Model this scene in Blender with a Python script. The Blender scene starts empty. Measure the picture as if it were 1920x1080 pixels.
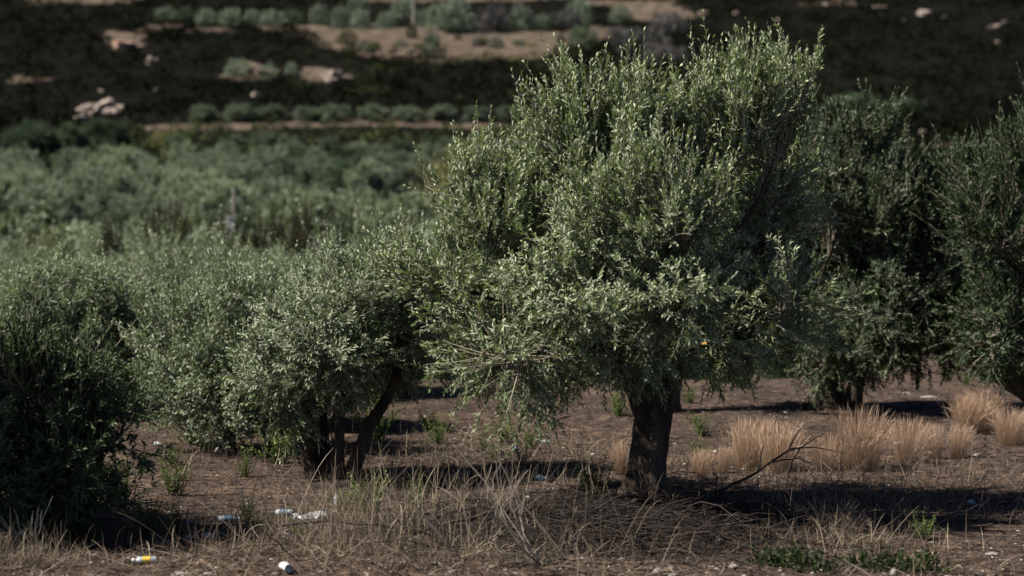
import bpy, math
import numpy as np
from mathutils import Vector, noise as mnoise

# ------------------------------------------------------------------ scene
SC = bpy.context.scene
COL = SC.collection
R = math.radians
CAMZ = 2.5
FPX = 85.0 / 36.0 * 1920.0
PITCH = math.atan(207.0 / FPX)

cam_d = bpy.data.cameras.new('camera')
cam = bpy.data.objects.new('camera', cam_d)
COL.objects.link(cam)
cam.location = (0, 0, CAMZ)
cam.rotation_euler = (math.pi / 2 - PITCH, 0, 0)
cam_d.lens = 85
cam_d.sensor_width = 36
cam_d.clip_start = 0.1
cam_d.clip_end = 4000
cam_d.dof.use_dof = True
cam_d.dof.focus_distance = 18.6
cam_d.dof.aperture_fstop = 1.8
SC.camera = cam

SUN_EL, SUN_AZ = R(49), R(-99)      # azimuth clockwise from +Y
world = bpy.data.worlds.new('World')
SC.world = world
world.use_nodes = True
wn = world.node_tree
bg = wn.nodes['Background']
sky = wn.nodes.new('ShaderNodeTexSky')
sky.sky_type = 'NISHITA'
sky.sun_disc = False
sky.sun_elevation = SUN_EL
sky.sun_rotation = SUN_AZ
sky.air_density = 0.35
sky.dust_density = 0.1
wn.links.new(sky.outputs['Color'], bg.inputs['Color'])
bg.inputs['Strength'].default_value = 0.05

sd = bpy.data.lights.new('sun', 'SUN')
sd.energy = 5.0
sd.angle = R(0.8)
sd.color = (1.0, 0.93, 0.82)
sun = bpy.data.objects.new('sun', sd)
COL.objects.link(sun)
sv = Vector((math.sin(SUN_AZ) * math.cos(SUN_EL), math.cos(SUN_AZ) * math.cos(SUN_EL), math.sin(SUN_EL)))
sun.rotation_euler = sv.to_track_quat('Z', 'Y').to_euler()
sun.location = sv * 50

SC.view_settings.view_transform = 'Standard'
SC.view_settings.look = 'None'
SC.view_settings.exposure = 1.05
SC.view_settings.gamma = 1.0
SC.cycles.max_bounces = 6
SC.cycles.diffuse_bounces = 2
SC.cycles.glossy_bounces = 2
SC.cycles.transmission_bounces = 4
SC.cycles.transparent_max_bounces = 8

# ------------------------------------------------------------------ terrain function
PD = np.array([-60, 10, 30, 33, 37, 43, 70, 95, 130, 150, 230, 300, 322, 340, 400, 440, 500, 800, 1500], float)
PZ = np.array([0.0, 0, 0, -.35, -1.5, -1.9, -2.2, -2.5, -2.3, -1.35, 2.0, 8.0, 10.3, 13.0, 23.1, 28.8, 39.0, 105, 260], float)
_dd = np.linspace(-60, 1500, 6241)
_zz = np.interp(_dd, PD, PZ)
_k = np.ones(9) / 9
_zz = np.convolve(np.pad(_zz, 4, mode='edge'), _k, 'valid')


def snoise(x, y, f, seed=0.0):
    s = seed * 7.31
    return (np.sin(x * f * 1.0 + y * f * 0.63 + s) + np.sin(-x * f * 0.71 + y * f * 1.17 + 1.7 * s + 1.3)
            + np.sin(x * f * 1.73 + y * f * -0.42 + 2.3 * s + 4.1) + np.sin(x * f * 0.37 + y * f * 1.91 + .7 * s + 2.2)) / 4


def ground_z(x, y):
    x = np.asarray(x, float); y = np.asarray(y, float)
    z = np.interp(y, _dd, _zz)
    far = np.clip((y - 90) / 150, 0, 1)
    z = z + far * (snoise(x, y, 0.035, 1) * 1.2 + snoise(x, y, 0.11, 2) * 0.5)
    # a gentle swell of the far hill towards both sides
    z = z + np.clip((y - 280) / 300, 0, 1) * (np.abs(x) / 90) ** 1.5 * 1.5
    near = np.clip((60 - y) / 30, 0, 1)
    z = z + near * (snoise(x, y, 0.55, 3) * .05 + snoise(x, y, 2.1, 4) * .022 + snoise(x, y, 6.3, 5) * .010)
    # heaped earth round the main trunk and the verge in front
    z = z + 0.10 * np.exp(-((x - 0.9) / 1.3) ** 2 - ((y - 18.4) / 1.1) ** 2)
    z = z + 0.10 * np.exp(-((y - 15.0) / 0.7) ** 2) * np.clip(1 - (x + 0.5) / 3, 0, 1)
    z = z - 0.10 * np.exp(-((y - 16.8) / 0.7) ** 2) * np.clip(-(x + 1.0) / 1.5, 0, 1)
    return z


def ray(px, py):
    u = (px - 960) / FPX
    v = (540 - py) / FPX
    return np.array([u, math.cos(PITCH) + v * math.sin(PITCH), -math.sin(PITCH) + v * math.cos(PITCH)])


def at(px, py, D):
    d = ray(px, py)
    return np.array([0, 0, CAMZ]) + d * (D / d[1])


_ts = np.concatenate([np.arange(8, 60, .02), np.arange(60, 900, .25)])


def hit(px, py):
    d = ray(px, py)
    d = d / d[1]
    z = CAMZ + d[2] * _ts
    g = ground_z(d[0] * _ts, _ts)
    i = np.argmax(z <= g)
    t = _ts[i]
    x = d[0] * t
    return np.array([x, t, float(ground_z(x, t))])


# ------------------------------------------------------------------ object helpers
def nrm(a):
    return a / (np.linalg.norm(a, axis=-1, keepdims=True) + 1e-9)


def build_mesh(name, V, F, mats=(), mi=None, rnd=None, smooth=False):
    """V (n,3); F list of (m,k) index arrays."""
    me = bpy.data.meshes.new(name)
    V = np.asarray(V, np.float32)
    F = [np.asarray(f, np.int32) for f in F if len(f)]
    me.vertices.add(len(V))
    me.vertices.foreach_set('co', V.ravel())
    tot = np.concatenate([np.full(len(f), f.shape[1], np.int32) for f in F])
    lv = np.concatenate([f.ravel() for f in F])
    st = np.concatenate([[0], np.cumsum(tot)[:-1]]).astype(np.int32)
    me.loops.add(len(lv))
    me.loops.foreach_set('vertex_index', lv)
    me.polygons.add(len(tot))
    me.polygons.foreach_set('loop_start', st)
    me.polygons.foreach_set('loop_total', tot)
    if smooth:
        me.polygons.foreach_set('use_smooth', np.ones(len(tot), bool))
    for m in mats:
        me.materials.append(m)
    if mi is not None:
        me.polygons.foreach_set('material_index', np.asarray(mi, np.int32))
    if rnd is not None:
        a = me.attributes.new('rnd', 'FLOAT', 'POINT')
        a.data.foreach_set('value', np.asarray(rnd, np.float32))
    me.update(calc_edges=True)
    return me


class Acc:
    def __init__(self):
        self.V = []; self.F = {}; self.R = []; self.n = 0

    def add(self, V, Fs, r):
        V = np.asarray(V).reshape(-1, 3)
        for f in Fs:
            f = np.asarray(f)
            self.F.setdefault(f.shape[1], []).append(f + self.n)
        self.V.append(V)
        self.R.append(np.broadcast_to(r, (len(V),)) if np.ndim(r) == 0 else np.asarray(r))
        self.n += len(V)

    def mesh(self, name, mats, smooth=False):
        if not self.V:
            return None
        return build_mesh(name, np.concatenate(self.V), [np.concatenate(v) for v in self.F.values()],
                          mats, None, np.concatenate(self.R), smooth)


def link(name, me, parent=None, loc=(0, 0, 0)):
    o = bpy.data.objects.new(name, me)
    COL.objects.link(o)
    o.location = loc
    if parent is not None:
        o.parent = parent
    return o


def tag(o, label=None, cat=None, group=None, kind=None):
    if label: o['label'] = label
    if cat: o['category'] = cat
    if group: o['group'] = group
    if kind: o['kind'] = kind
    return o


def thing(name, label, cat, loc, group=None, rz=0):
    o = bpy.data.objects.new(name, None)
    COL.objects.link(o)
    o.location = loc
    o.rotation_euler = (0, 0, rz)
    o.empty_display_size = .2
    return tag(o, label, cat, group)


def copy_tree(o, label, loc, rz, scale, group=None, cat=None):
    r = o.copy()
    COL.objects.link(r)
    r.location = loc
    r.rotation_euler = (0, 0, rz)
    r.scale = scale
    r['label'] = label
    if group: r['group'] = group
    if cat: r['category'] = cat
    for ch in list(o.children):
        c = ch.copy()
        COL.objects.link(c)
        c.parent = r
        for g in list(ch.children):
            k = g.copy()
            COL.objects.link(k)
            k.parent = c
    return r


# ------------------------------------------------------------------ materials
def new_mat(name):
    m = bpy.data.materials.new(name)
    m.use_nodes = True
    return m, m.node_tree.nodes, m.node_tree.links, m.node_tree.nodes['Principled BSDF']


def ramp(N, stops):
    r = N.new('ShaderNodeValToRGB')
    e = r.color_ramp.elements
    while len(e) < len(stops):
        e.new(.5)
    for i, (p, c) in enumerate(stops):
        e[i].position = p
        e[i].color = (*c, 1)
    return r


def leaf_mat(name, top, under, transl=.2, rough=.55, spec=.25, var=.45):
    m, N, L, P = new_mat(name)
    at_ = N.new('ShaderNodeAttribute'); at_.attribute_name = 'rnd'
    def stops(c, d=1.0):
        c = np.array(c)
        lo = c * (1 - var)
        hi = c * np.array([1 + var * 1.15, 1 + var, 1 + var * .7])
        return [(0, lo), (.55, c), (1, hi)]
    rt = ramp(N, stops(top)); ru = ramp(N, stops(under))
    oi = N.new('ShaderNodeObjectInfo')
    am = N.new('ShaderNodeMath'); am.operation = 'MULTIPLY_ADD'; am.inputs[1].default_value = .5; am.inputs[2].default_value = -.25
    L.new(oi.outputs['Random'], am.inputs[0])
    aa = N.new('ShaderNodeMath'); aa.operation = 'ADD'; aa.use_clamp = True
    L.new(am.outputs[0], aa.inputs[0]); L.new(at_.outputs['Fac'], aa.inputs[1])
    L.new(aa.outputs[0], rt.inputs[0]); L.new(aa.outputs[0], ru.inputs[0])
    g = N.new('ShaderNodeNewGeometry')
    mx = N.new('ShaderNodeMix'); mx.data_type = 'RGBA'
    L.new(g.outputs['Backfacing'], mx.inputs[0])
    L.new(rt.outputs[0], mx.inputs[6]); L.new(ru.outputs[0], mx.inputs[7])
    L.new(mx.outputs[2], P.inputs['Base Color'])
    P.inputs['Roughness'].default_value = rough
    P.inputs['Specular IOR Level'].default_value = spec
    tr = N.new('ShaderNodeBsdfTranslucent')
    tc = N.new('ShaderNodeMix'); tc.data_type = 'RGBA'; tc.blend_type = 'MULTIPLY'; tc.inputs[0].default_value = 1
    L.new(rt.outputs[0], tc.inputs[6]); tc.inputs[7].default_value = (1.9, 2.1, .9, 1)
    L.new(tc.outputs[2], tr.inputs[0])
    ms = N.new('ShaderNodeMixShader'); ms.inputs[0].default_value = transl
    L.new(P.outputs[0], ms.inputs[1]); L.new(tr.outputs[0], ms.inputs[2])
    L.new(ms.outputs[0], N['Material Output'].inputs[0])
    return m


def rnd_mat(name, stops, rough=.8, spec=.2, transl=0):
    m, N, L, P = new_mat(name)
    at_ = N.new('ShaderNodeAttribute'); at_.attribute_name = 'rnd'
    r = ramp(N, stops)
    L.new(at_.outputs['Fac'], r.inputs[0]); L.new(r.outputs[0], P.inputs['Base Color'])
    P.inputs['Roughness'].default_value = rough
    P.inputs['Specular IOR Level'].default_value = spec
    if transl:
        tr = N.new('ShaderNodeBsdfTranslucent')
        L.new(r.outputs[0], tr.inputs[0])
        ms = N.new('ShaderNodeMixShader'); ms.inputs[0].default_value = transl
        L.new(P.outputs[0], ms.inputs[1]); L.new(tr.outputs[0], ms.inputs[2])
        L.new(ms.outputs[0], N['Material Output'].inputs[0])
    return m


def noise_mat(name, stops, scale, detail=6, rough=.9, spec=.2, bump=.3, bscale=None, dist=.02, stretch=(1, 1, 1), coord='Object'):
    m, N, L, P = new_mat(name)
    tc = N.new('ShaderNodeTexCoord'); mp = N.new('ShaderNodeMapping')
    mp.inputs['Scale'].default_value = stretch
    L.new(tc.outputs[coord], mp.inputs[0])
    n = N.new('ShaderNodeTexNoise'); n.inputs['Scale'].default_value = scale; n.inputs['Detail'].default_value = detail
    n.inputs['Roughness'].default_value = .65
    L.new(mp.outputs[0], n.inputs['Vector'])
    r = ramp(N, stops)
    L.new(n.outputs['Fac'], r.inputs[0]); L.new(r.outputs[0], P.inputs['Base Color'])
    P.inputs['Roughness'].default_value = rough
    P.inputs['Specular IOR Level'].default_value = spec
    if bump:
        n2 = N.new('ShaderNodeTexNoise'); n2.inputs['Scale'].default_value = bscale or scale * 3; n2.inputs['Detail'].default_value = 5
        L.new(mp.outputs[0], n2.inputs['Vector'])
        b = N.new('ShaderNodeBump'); b.inputs['Strength'].default_value = bump; b.inputs['Distance'].default_value = dist
        L.new(n2.outputs['Fac'], b.inputs['Height']); L.new(b.outputs[0], P.inputs['Normal'])
    return m


M = {}
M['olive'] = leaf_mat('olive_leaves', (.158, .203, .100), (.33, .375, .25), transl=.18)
M['olive_shade'] = leaf_mat('olive_leaves_shade', (.046, .070, .034), (.095, .120, .076), transl=.13)  # olive leaves darkened to stand in for shade on the right tree
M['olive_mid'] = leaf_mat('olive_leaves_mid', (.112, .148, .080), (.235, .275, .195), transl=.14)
M['olive_green_shade'] = leaf_mat('olive_leaves_green_shade', (.030, .056, .022), (.060, .085, .042), transl=.12)  # greener leaves, darkened as well so the colour carries shade
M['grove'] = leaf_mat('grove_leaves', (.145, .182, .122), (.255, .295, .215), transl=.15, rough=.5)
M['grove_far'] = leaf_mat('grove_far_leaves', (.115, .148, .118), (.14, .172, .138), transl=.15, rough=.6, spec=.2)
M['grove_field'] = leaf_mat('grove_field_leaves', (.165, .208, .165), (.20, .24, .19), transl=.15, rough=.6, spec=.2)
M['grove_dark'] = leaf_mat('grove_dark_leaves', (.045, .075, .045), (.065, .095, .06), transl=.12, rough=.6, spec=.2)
M['scrub'] = leaf_mat('scrub_leaves', (.0065, .008, .005), (.008, .0095, .006), transl=.03, rough=.9, spec=0, var=.5)  # near black leaves: shade of the maquis put into their colour
M['scrub_green'] = leaf_mat('scrub_green_leaves', (.034, .046, .015), (.040, .052, .020), transl=.08, rough=.7, spec=.1)
M['drab'] = leaf_mat('drab_leaves', (.040, .042, .021), (.066, .068, .040), transl=.12, rough=.7, spec=.1)
M['tan_bush'] = leaf_mat('tan_bush_leaves', (.15, .145, .065), (.17, .16, .08), transl=.15, rough=.7, spec=.15, var=.3)
M['mauve_bush'] = leaf_mat('mauve_bush_leaves', (.07, .066, .072), (.08, .076, .08), transl=.1, rough=.7, spec=.1, var=.3)
M['weed'] = leaf_mat('weed_leaves', (.075, .105, .034), (.09, .12, .042), transl=.25, rough=.5)
M['weed_dark'] = leaf_mat('weed_dark_leaves', (.022, .036, .011), (.03, .045, .015), transl=.15, rough=.6)
M['yellow_leaf'] = rnd_mat('yellow_leaf', [(0, (.45, .22, .03)), (1, (.5, .32, .06))], .5, .4, .3)
M['twig'] = rnd_mat('twig_bark', [(0, (.12, .10, .078)), (.5, (.23, .20, .16)), (1, (.33, .295, .24))])
M['bark'] = noise_mat('olive_bark', [(.3, (.022, .016, .013)), (.5, (.052, .039, .031)), (.72, (.115, .088, .070))], 9, 8, .95, .1, .9, 26, .03, (1, 1, .22))
M['brush'] = rnd_mat('brush_bark', [(0, (.013, .010, .009)), (.6, (.036, .028, .024)), (1, (.105, .080, .066))])
M['straw'] = rnd_mat('dry_straw', [(0, (.050, .038, .029)), (.5, (.140, .107, .077)), (1, (.40, .33, .245))], .7, .25, .2)
M['gold'] = rnd_mat('golden_grass', [(0, (.11, .073, .046)), (.5, (.33, .22, .142)), (1, (.62, .46, .34))], .6, .3, .3)
M['stone'] = noise_mat('pale_stone', [(.3, (.13, .115, .10)), (.7, (.30, .28, .255))], 14, 6, .9, .2, .4, 40, .01)
M['outcrop'] = noise_mat('outcrop_rock', [(.3, (.15, .12, .105)), (.7, (.38, .32, .285))], .6, 8, .95, .1, .6, 2.0, .3)
M['red_outcrop'] = noise_mat('red_outcrop_rock', [(.3, (.20, .09, .05)), (.5, (.30, .20, .15)), (.7, (.4, .33, .29))], .5, 8, .95, .1, .6, 2.0, .3)
M['plastic'] = noise_mat('white_plastic', [(.35, (.20, .21, .22)), (.7, (.42, .44, .46))], 12, 4, .35, .5, .25, 30, .01)
M['blue_plastic'] = noise_mat('blue_plastic', [(.35, (.22, .34, .48)), (.65, (.62, .68, .74))], 9, 4, .3, .5, .2, 30, .01)
M['wood_pole'] = noise_mat('pole_wood', [(.3, (.17, .15, .135)), (.7, (.3, .27, .245))], 2, 6, .9, .1, .3, 8, .02, (1, 1, .1))
M['whitewash'] = noise_mat('whitewash', [(.3, (.6, .6, .59)), (.7, (.8, .8, .79))], 1.5, 5, .9, .1, .15)


# ------------------------------------------------------------------ geometry batches
def curve(A, B, bend, K, rng, wob=.0):
    """Quadratic curves A->B through midpoint + bend. returns (N,K,3)"""
    A = np.atleast_2d(A); B = np.atleast_2d(B)
    s = np.linspace(0, 1, K)[None, :, None]
    Mid = (A + B) / 2 + bend
    P = (1 - s) ** 2 * A[:, None] + 2 * s * (1 - s) * Mid[:, None] + s ** 2 * B[:, None]
    if wob:
        w = rng.normal(0, wob, P.shape) * (s * (1 - s) * 4) ** .5
        P = P + w
    return P


def tubes(acc, P, Rd, S, rnd):
    """P (N,K,3), Rd (N,K) -> tubes of S sides"""
    Nn, K, _ = P.shape
    T = np.empty_like(P)
    T[:, 1:-1] = P[:, 2:] - P[:, :-2]
    T[:, 0] = P[:, 1] - P[:, 0]
    T[:, -1] = P[:, -1] - P[:, -2]
    T = nrm(T)
    mean = nrm(P[:, -1] - P[:, 0])
    ref = np.where(np.abs(mean[:, 2:3]) < .8, np.array([0, 0, 1.0]), np.array([1.0, 0, 0]))[:, None, :]
    U = nrm(np.cross(T, ref)); W = np.cross(T, U)
    a = np.linspace(0, 2 * np.pi, S, endpoint=False)
    V = P[:, :, None, :] + Rd[:, :, None, None] * (np.cos(a)[None, None, :, None] * U[:, :, None] + np.sin(a)[None, None, :, None] * W[:, :, None])
    idx = np.arange(Nn * K * S).reshape(Nn, K, S)
    nx = np.roll(idx, -1, axis=2)
    q = np.stack([idx[:, :-1], nx[:, :-1], nx[:, 1:], idx[:, 1:]], -1).reshape(-1, 4)
    r = np.broadcast_to(np.asarray(rnd).reshape(-1, 1), (Nn, K * S)).ravel() if np.ndim(rnd) else rnd
    acc.add(V.reshape(-1, 3), [q], r)


def ribbons(acc, P, W, side, rnd, grad=0):
    """P (N,K,3), W (N,K) full widths, side (N,3)"""
    Nn, K, _ = P.shape
    o = side[:, None, :] * W[:, :, None] * .5
    V = np.stack([P - o, P + o], 2)
    idx = np.arange(Nn * K * 2).reshape(Nn, K, 2)
    q = np.stack([idx[:, :-1, 0], idx[:, :-1, 1], idx[:, 1:, 1], idx[:, 1:, 0]], -1).reshape(-1, 4)
    r = np.clip(rnd[:, None] + grad * (np.repeat(np.linspace(0, 1, K), 2) - .5)[None], 0, 1).ravel()
    acc.add(V.reshape(-1, 3), [q], r)


def leaves(acc, P, D, Nn, L, W, rnd, detail):
    """blade from P along D, upper face normal Nn"""
    D = nrm(D); S = nrm(np.cross(D, Nn)); Nv = np.cross(S, D)
    n = len(P)
    if detail:
        T = np.array([[0, 0, 0], [.32, -.46, .06], [.32, .46, .06], [.7, -.4, .02], [.7, .4, .02], [1, 0, -.10]])
        V = P[:, None] + T[None, :, :1] * (L[:, None, None] * D[:, None]) + T[None, :, 1:2] * (W[:, None, None] * S[:, None]) + T[None, :, 2:] * (L[:, None, None] * Nv[:, None])
        b = (np.arange(n) * 6)[:, None]
        acc.add(V.reshape(-1, 3), [b + np.array([[0, 1, 2]]), b + np.array([[3, 5, 4]]), b + np.array([[1, 3, 4, 2]])], np.repeat(rnd, 6))
    else:
        T = np.array([[0, 0, 0], [.45, -.5, .07], [1, 0, -.04], [.45, .5, .07]])
        V = P[:, None] + T[None, :, :1] * (L[:, None, None] * D[:, None]) + T[None, :, 1:2] * (W[:, None, None] * S[:, None]) + T[None, :, 2:] * (L[:, None, None] * Nv[:, None])
        b = (np.arange(n) * 4)[:, None]
        acc.add(V.reshape(-1, 3), [b + np.array([[0, 1, 2, 3]])], np.repeat(rnd, 4))


def shoots_with_leaves(rng, lf, tw, A, Dv, Ls, leafL, leafW, npair, detail, stem_r=.0022, spread=(30, 62), curl=.25, skip=.08, tone=None):
    """leafy shoots from A along Dv, length Ls; leaves in opposite pairs"""
    n = len(A)
    K = 3
    B = A + nrm(Dv) * Ls[:, None]
    bend = rng.normal(0, 1, (n, 3)) * (Ls * curl * .4)[:, None]
    P = curve(A, B, bend, K, rng)
    if tw is not None:
        rr = np.linspace(1, .45, K)[None] * stem_r * np.ones((n, 1))
        tubes(tw, P, rr, 3, rng.random(n) * .6 + .3)
    s = np.linspace(.12, 1, npair)
    s2 = np.repeat(s, 2)
    m = len(s2)
    Mid = (A + B) / 2 + bend
    sv_ = s2[None, :, None]
    base = (1 - sv_) ** 2 * A[:, None] + 2 * sv_ * (1 - sv_) * Mid[:, None] + sv_ ** 2 * B[:, None]
    T = nrm(2 * (1 - sv_) * (Mid - A)[:, None] + 2 * sv_ * (B - Mid)[:, None])
    ref = nrm(rng.normal(0, 1, (n, 3)))[:, None]
    U = nrm(np.cross(T, ref)); W = np.cross(T, U)
    pi_ = np.repeat(np.arange(npair), 2)
    ang = (pi_ % 2) * (np.pi / 2) + np.tile([0, np.pi], npair)
    ang = ang[None] + rng.normal(0, .35, (n, m))
    perp = np.cos(ang)[..., None] * U + np.sin(ang)[..., None] * W
    sp = np.radians(rng.uniform(spread[0], spread[1], (n, m))) * (1 - .35 * (s2 > .93))[None]
    D = np.cos(sp)[..., None] * T + np.sin(sp)[..., None] * perp
    D = nrm(D + rng.normal(0, .13, D.shape))
    Nn = T + rng.normal(0, .25, D.shape)
    Ll = leafL * rng.uniform(.7, 1.2, (n, m)) * (1 - .35 * np.maximum(0, s2 - .75) / .25)[None]
    Wl = leafW * rng.uniform(.8, 1.2, (n, m))
    if tone is None:
        tone = rng.random(n)
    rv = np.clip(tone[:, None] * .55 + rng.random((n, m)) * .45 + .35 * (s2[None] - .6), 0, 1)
    keep = (rng.random((n, m)) > skip).ravel()
    f = lambda a: a.reshape(-1, *a.shape[2:])[keep]
    leaves(lf, f(base), f(D), f(Nn), f(Ll), f(Wl), f(rv), detail)


def gen_crown(rng, forks, lobes, scale=1.0, detail=True, leafL=.055, leafW=.0128, nt=5, ns=5, npair=10, shootL=(.14, .30), limbr=.055, twig_r=.0027, dens=1.0, fill=.8, stems=True):
    """lobes: dicts c, r, nb, up, fork -> limb list, twig Acc, leaf Acc (local coords)"""
    lf, tw = Acc(), Acc()
    limbs = []
    for lb in lobes:
        c = np.array(lb['c'], float); r = np.array(lb['r'], float)
        nb = max(2, int(round(lb['nb'] * dens))); up = lb['up']; fork = np.array(forks[lb.get('fork', 0)], float)
        anchor = c + np.array([0, 0, -.35 * r[2]])
        bend = np.array([0, 0, .10 * np.linalg.norm(anchor - fork)]) + (anchor - fork) * np.array([.12, .12, 0])
        lp = curve(fork, anchor, bend, 9, rng, wob=.018 * scale)
        lacc = Acc()
        tubes(lacc, lp, np.linspace(limbr, limbr * .3, 9)[None] * lb.get('lr', 1), 7, .5)
        limbs.append(lacc)
        # secondary branches
        d = nrm(rng.normal(0, 1, (nb, 3)) + np.array([0, 0, .25 * up]))
        tgt = c + d * r * rng.uniform(.45, .85, (nb, 1))
        s = rng.uniform(.55, 1, nb)
        A = np.stack([np.interp(s, np.linspace(0, 1, 9), lp[0, :, k]) for k in range(3)], 1)
        bl = np.linalg.norm(tgt - A, axis=1)
        bp = curve(A, tgt, np.array([0, 0, 1.0])[None] * (bl * .12 * np.sign(up + .2))[:, None] + rng.normal(0, .05 * scale, (nb, 3)), 7, rng, wob=.010 * scale)
        tubes(tw, bp, np.linspace(1, .35, 7)[None] * (.011 * scale * rng.uniform(.7, 1.3, (nb, 1))), 4, rng.random(nb) * .4)
        # twigs
        bi = np.repeat(np.arange(nb), nt)
        s = np.tile(np.linspace(.3, 1, nt), nb) + rng.uniform(-.06, 0, nb * nt)
        f = s * 6; i0 = np.clip(f.astype(int), 0, 5); w = (f - i0)[:, None]
        A = bp[bi, i0] * (1 - w) + bp[bi, i0 + 1] * w
        out = nrm((A - c) / r ** 2)
        bt = nrm(bp[bi, -1] - bp[bi, -3])
        D = nrm(out * .55 + bt * .5 + np.array([0, 0, up])[None] * .55 + rng.normal(0, .42, A.shape))
        L = rng.uniform(.14, .32, len(A)) * scale * lb.get('tl', 1)
        B = A + D * L[:, None]
        tp = curve(A, B, np.array([0, 0, .05])[None] * L[:, None] * np.sign(up) + rng.normal(0, .02 * scale, A.shape), 5, rng)
        tubes(tw, tp, np.linspace(1, .5, 5)[None] * (.0056 * scale * rng.uniform(.7, 1.2, (len(A), 1))), 3, rng.random(len(A)) * .6 + .2)
        tone_t = np.clip(rng.normal(.5, .22, len(A)), 0, 1)
        # shoots
        k = lb.get('ns', ns)
        ti = np.repeat(np.arange(len(A)), k)
        s = np.tile(np.linspace(.25, 1, k), len(A)) + rng.uniform(-.1, 0, len(ti))
        f = s * 4; i0 = np.clip(f.astype(int), 0, 3); w = (f - i0)[:, None]
        A2 = tp[ti, i0] * (1 - w) + tp[ti, i0 + 1] * w
        out = nrm((A2 - c) / r ** 2)
        D2 = nrm(D[ti] * .6 + out * .25 + np.array([0, 0, up])[None] * .75 + rng.normal(0, .30 if up > .7 else .4, A2.shape))
        L2 = rng.uniform(shootL[0], shootL[1], len(A2)) * scale * (1 + .8 * (rng.random(len(A2)) < .10) * (up > .7)) * (1.15 if up > .7 else 1)
        tone = np.clip(tone_t[ti] * .6 + rng.random(len(ti)) * .4, 0, 1)
        if fill:
            fl, fw = leafL * 1.4, leafW * 1.9
            m = int(fill * lb.get('fill', 1) * math.pi * r[0] * r[2] / (fl * fw * .5)) if lb.get('ns', 9) > 3 else 0
            q = nrm(rng.normal(0, 1, (m, 3))) * rng.random((m, 1)) ** .4 * .85
            q[:, 2] -= .08
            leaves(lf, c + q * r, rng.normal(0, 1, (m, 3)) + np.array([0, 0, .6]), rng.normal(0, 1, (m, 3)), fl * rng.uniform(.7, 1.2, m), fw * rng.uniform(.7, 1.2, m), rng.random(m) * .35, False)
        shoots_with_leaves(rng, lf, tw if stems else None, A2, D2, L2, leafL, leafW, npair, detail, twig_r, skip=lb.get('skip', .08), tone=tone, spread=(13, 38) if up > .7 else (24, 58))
    return limbs, tw, lf


def trunk_mesh(name, path, radii, rng, sides=40, ridge=.13, flare=.0, mat=None, seg=46):
    """gnarled trunk swept along a path"""
    path = np.array(path, float); radii = np.array(radii, float)
    t0 = np.linspace(0, 1, len(path)); t = np.linspace(0, 1, seg)
    # smooth interpolation
    P = np.stack([np.interp(t, t0, path[:, k]) for k in range(3)], 1)
    Rr = np.interp(t, t0, radii)
    for _ in range(3):
        P[1:-1] = (P[:-2] + 2 * P[1:-1] + P[2:]) / 4
        Rr[1:-1] = (Rr[:-2] + 2 * Rr[1:-1] + Rr[2:]) / 4
    a = np.linspace(0, 2 * np.pi, sides, endpoint=False)
    ph = rng.uniform(0, 6.28, 4)
    V = np.zeros((seg, sides, 3))
    T = np.gradient(P, axis=0); T = nrm(T)
    U = nrm(np.cross(T, np.array([0, 1.0, 0.05]))); W = np.cross(T, U)
    off = rng.uniform(0, 50)
    for i in range(seg):
        tw = a + .9 * t[i]
        rr = 1 + ridge * (.5 * np.sin(3 * tw + ph[0]) + .35 * np.sin(5 * tw + ph[1] + 2 * t[i]) + .3 * np.sin(8 * tw + ph[2] - 3 * t[i]))
        rr = rr * (1 + flare * np.exp(-t[i] / .13) * (1 + .55 * np.sin(4 * a + ph[3])))
        nz = np.array([mnoise.fractal(Vector((math.cos(x) * 2.2 + off, math.sin(x) * 2.2, t[i] * 5)), 1.0, 2.0, 4) for x in a])
        nf = np.array([mnoise.noise(Vector((math.cos(x) * 7 + off, math.sin(x) * 7, t[i] * 9))) for x in a])
        rr = rr * (1 + .10 * nz + .06 * nf)
        V[i] = P[i] + Rr[i] * rr[:, None] * (np.cos(a)[:, None] * U[i] + np.sin(a)[:, None] * W[i])
    idx = np.arange(seg * sides).reshape(seg, sides)
    nx = np.roll(idx, -1, 1)
    q = np.stack([idx[:-1], nx[:-1], nx[1:], idx[1:]], -1).reshape(-1, 4)
    Vf = V.reshape(-1, 3)
    Vf = np.vstack([Vf, P[-1]])
    cap = np.stack([idx[-1], nx[-1], np.full(sides, len(Vf) - 1)], -1)
    return build_mesh(name, Vf, [q, cap], [mat or M['bark']], None, None, True)


def make_tree(name, label, cat, base, trunks, forks, lobes, seed, leaf='olive', group=None, extra_yellow=0, **kw):
    """a full tree with its own crown; base world, everything else local"""
    rng = np.random.default_rng(seed)
    rt = thing(name, label, cat, base, group)
    for i, (path, rad, fl) in enumerate(trunks):
        link('trunk', trunk_mesh('trunk', path, rad, rng, flare=fl), rt)
    limbs, tw, lf = gen_crown(rng, forks, lobes, **kw)
    for l in limbs:
        link('limb', l.mesh('limb', [M['bark']], True), rt)
    o = link('twigs', tw.mesh('twigs', [M['twig']]), rt); o['kind'] = 'stuff'
    o = link('foliage', lf.mesh('foliage', [M[leaf]]), rt); o['kind'] = 'stuff'
    return rt, lf


# ------------------------------------------------------------------ setting: ground and hillside
def blob(PX, PY, cx, cy, rx, ry, soft=.35):
    d = np.sqrt(((PX - cx) / rx) ** 2 + ((PY - cy) / ry) ** 2)
    return np.clip((1 - d) / soft + .5, 0, 1)


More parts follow.
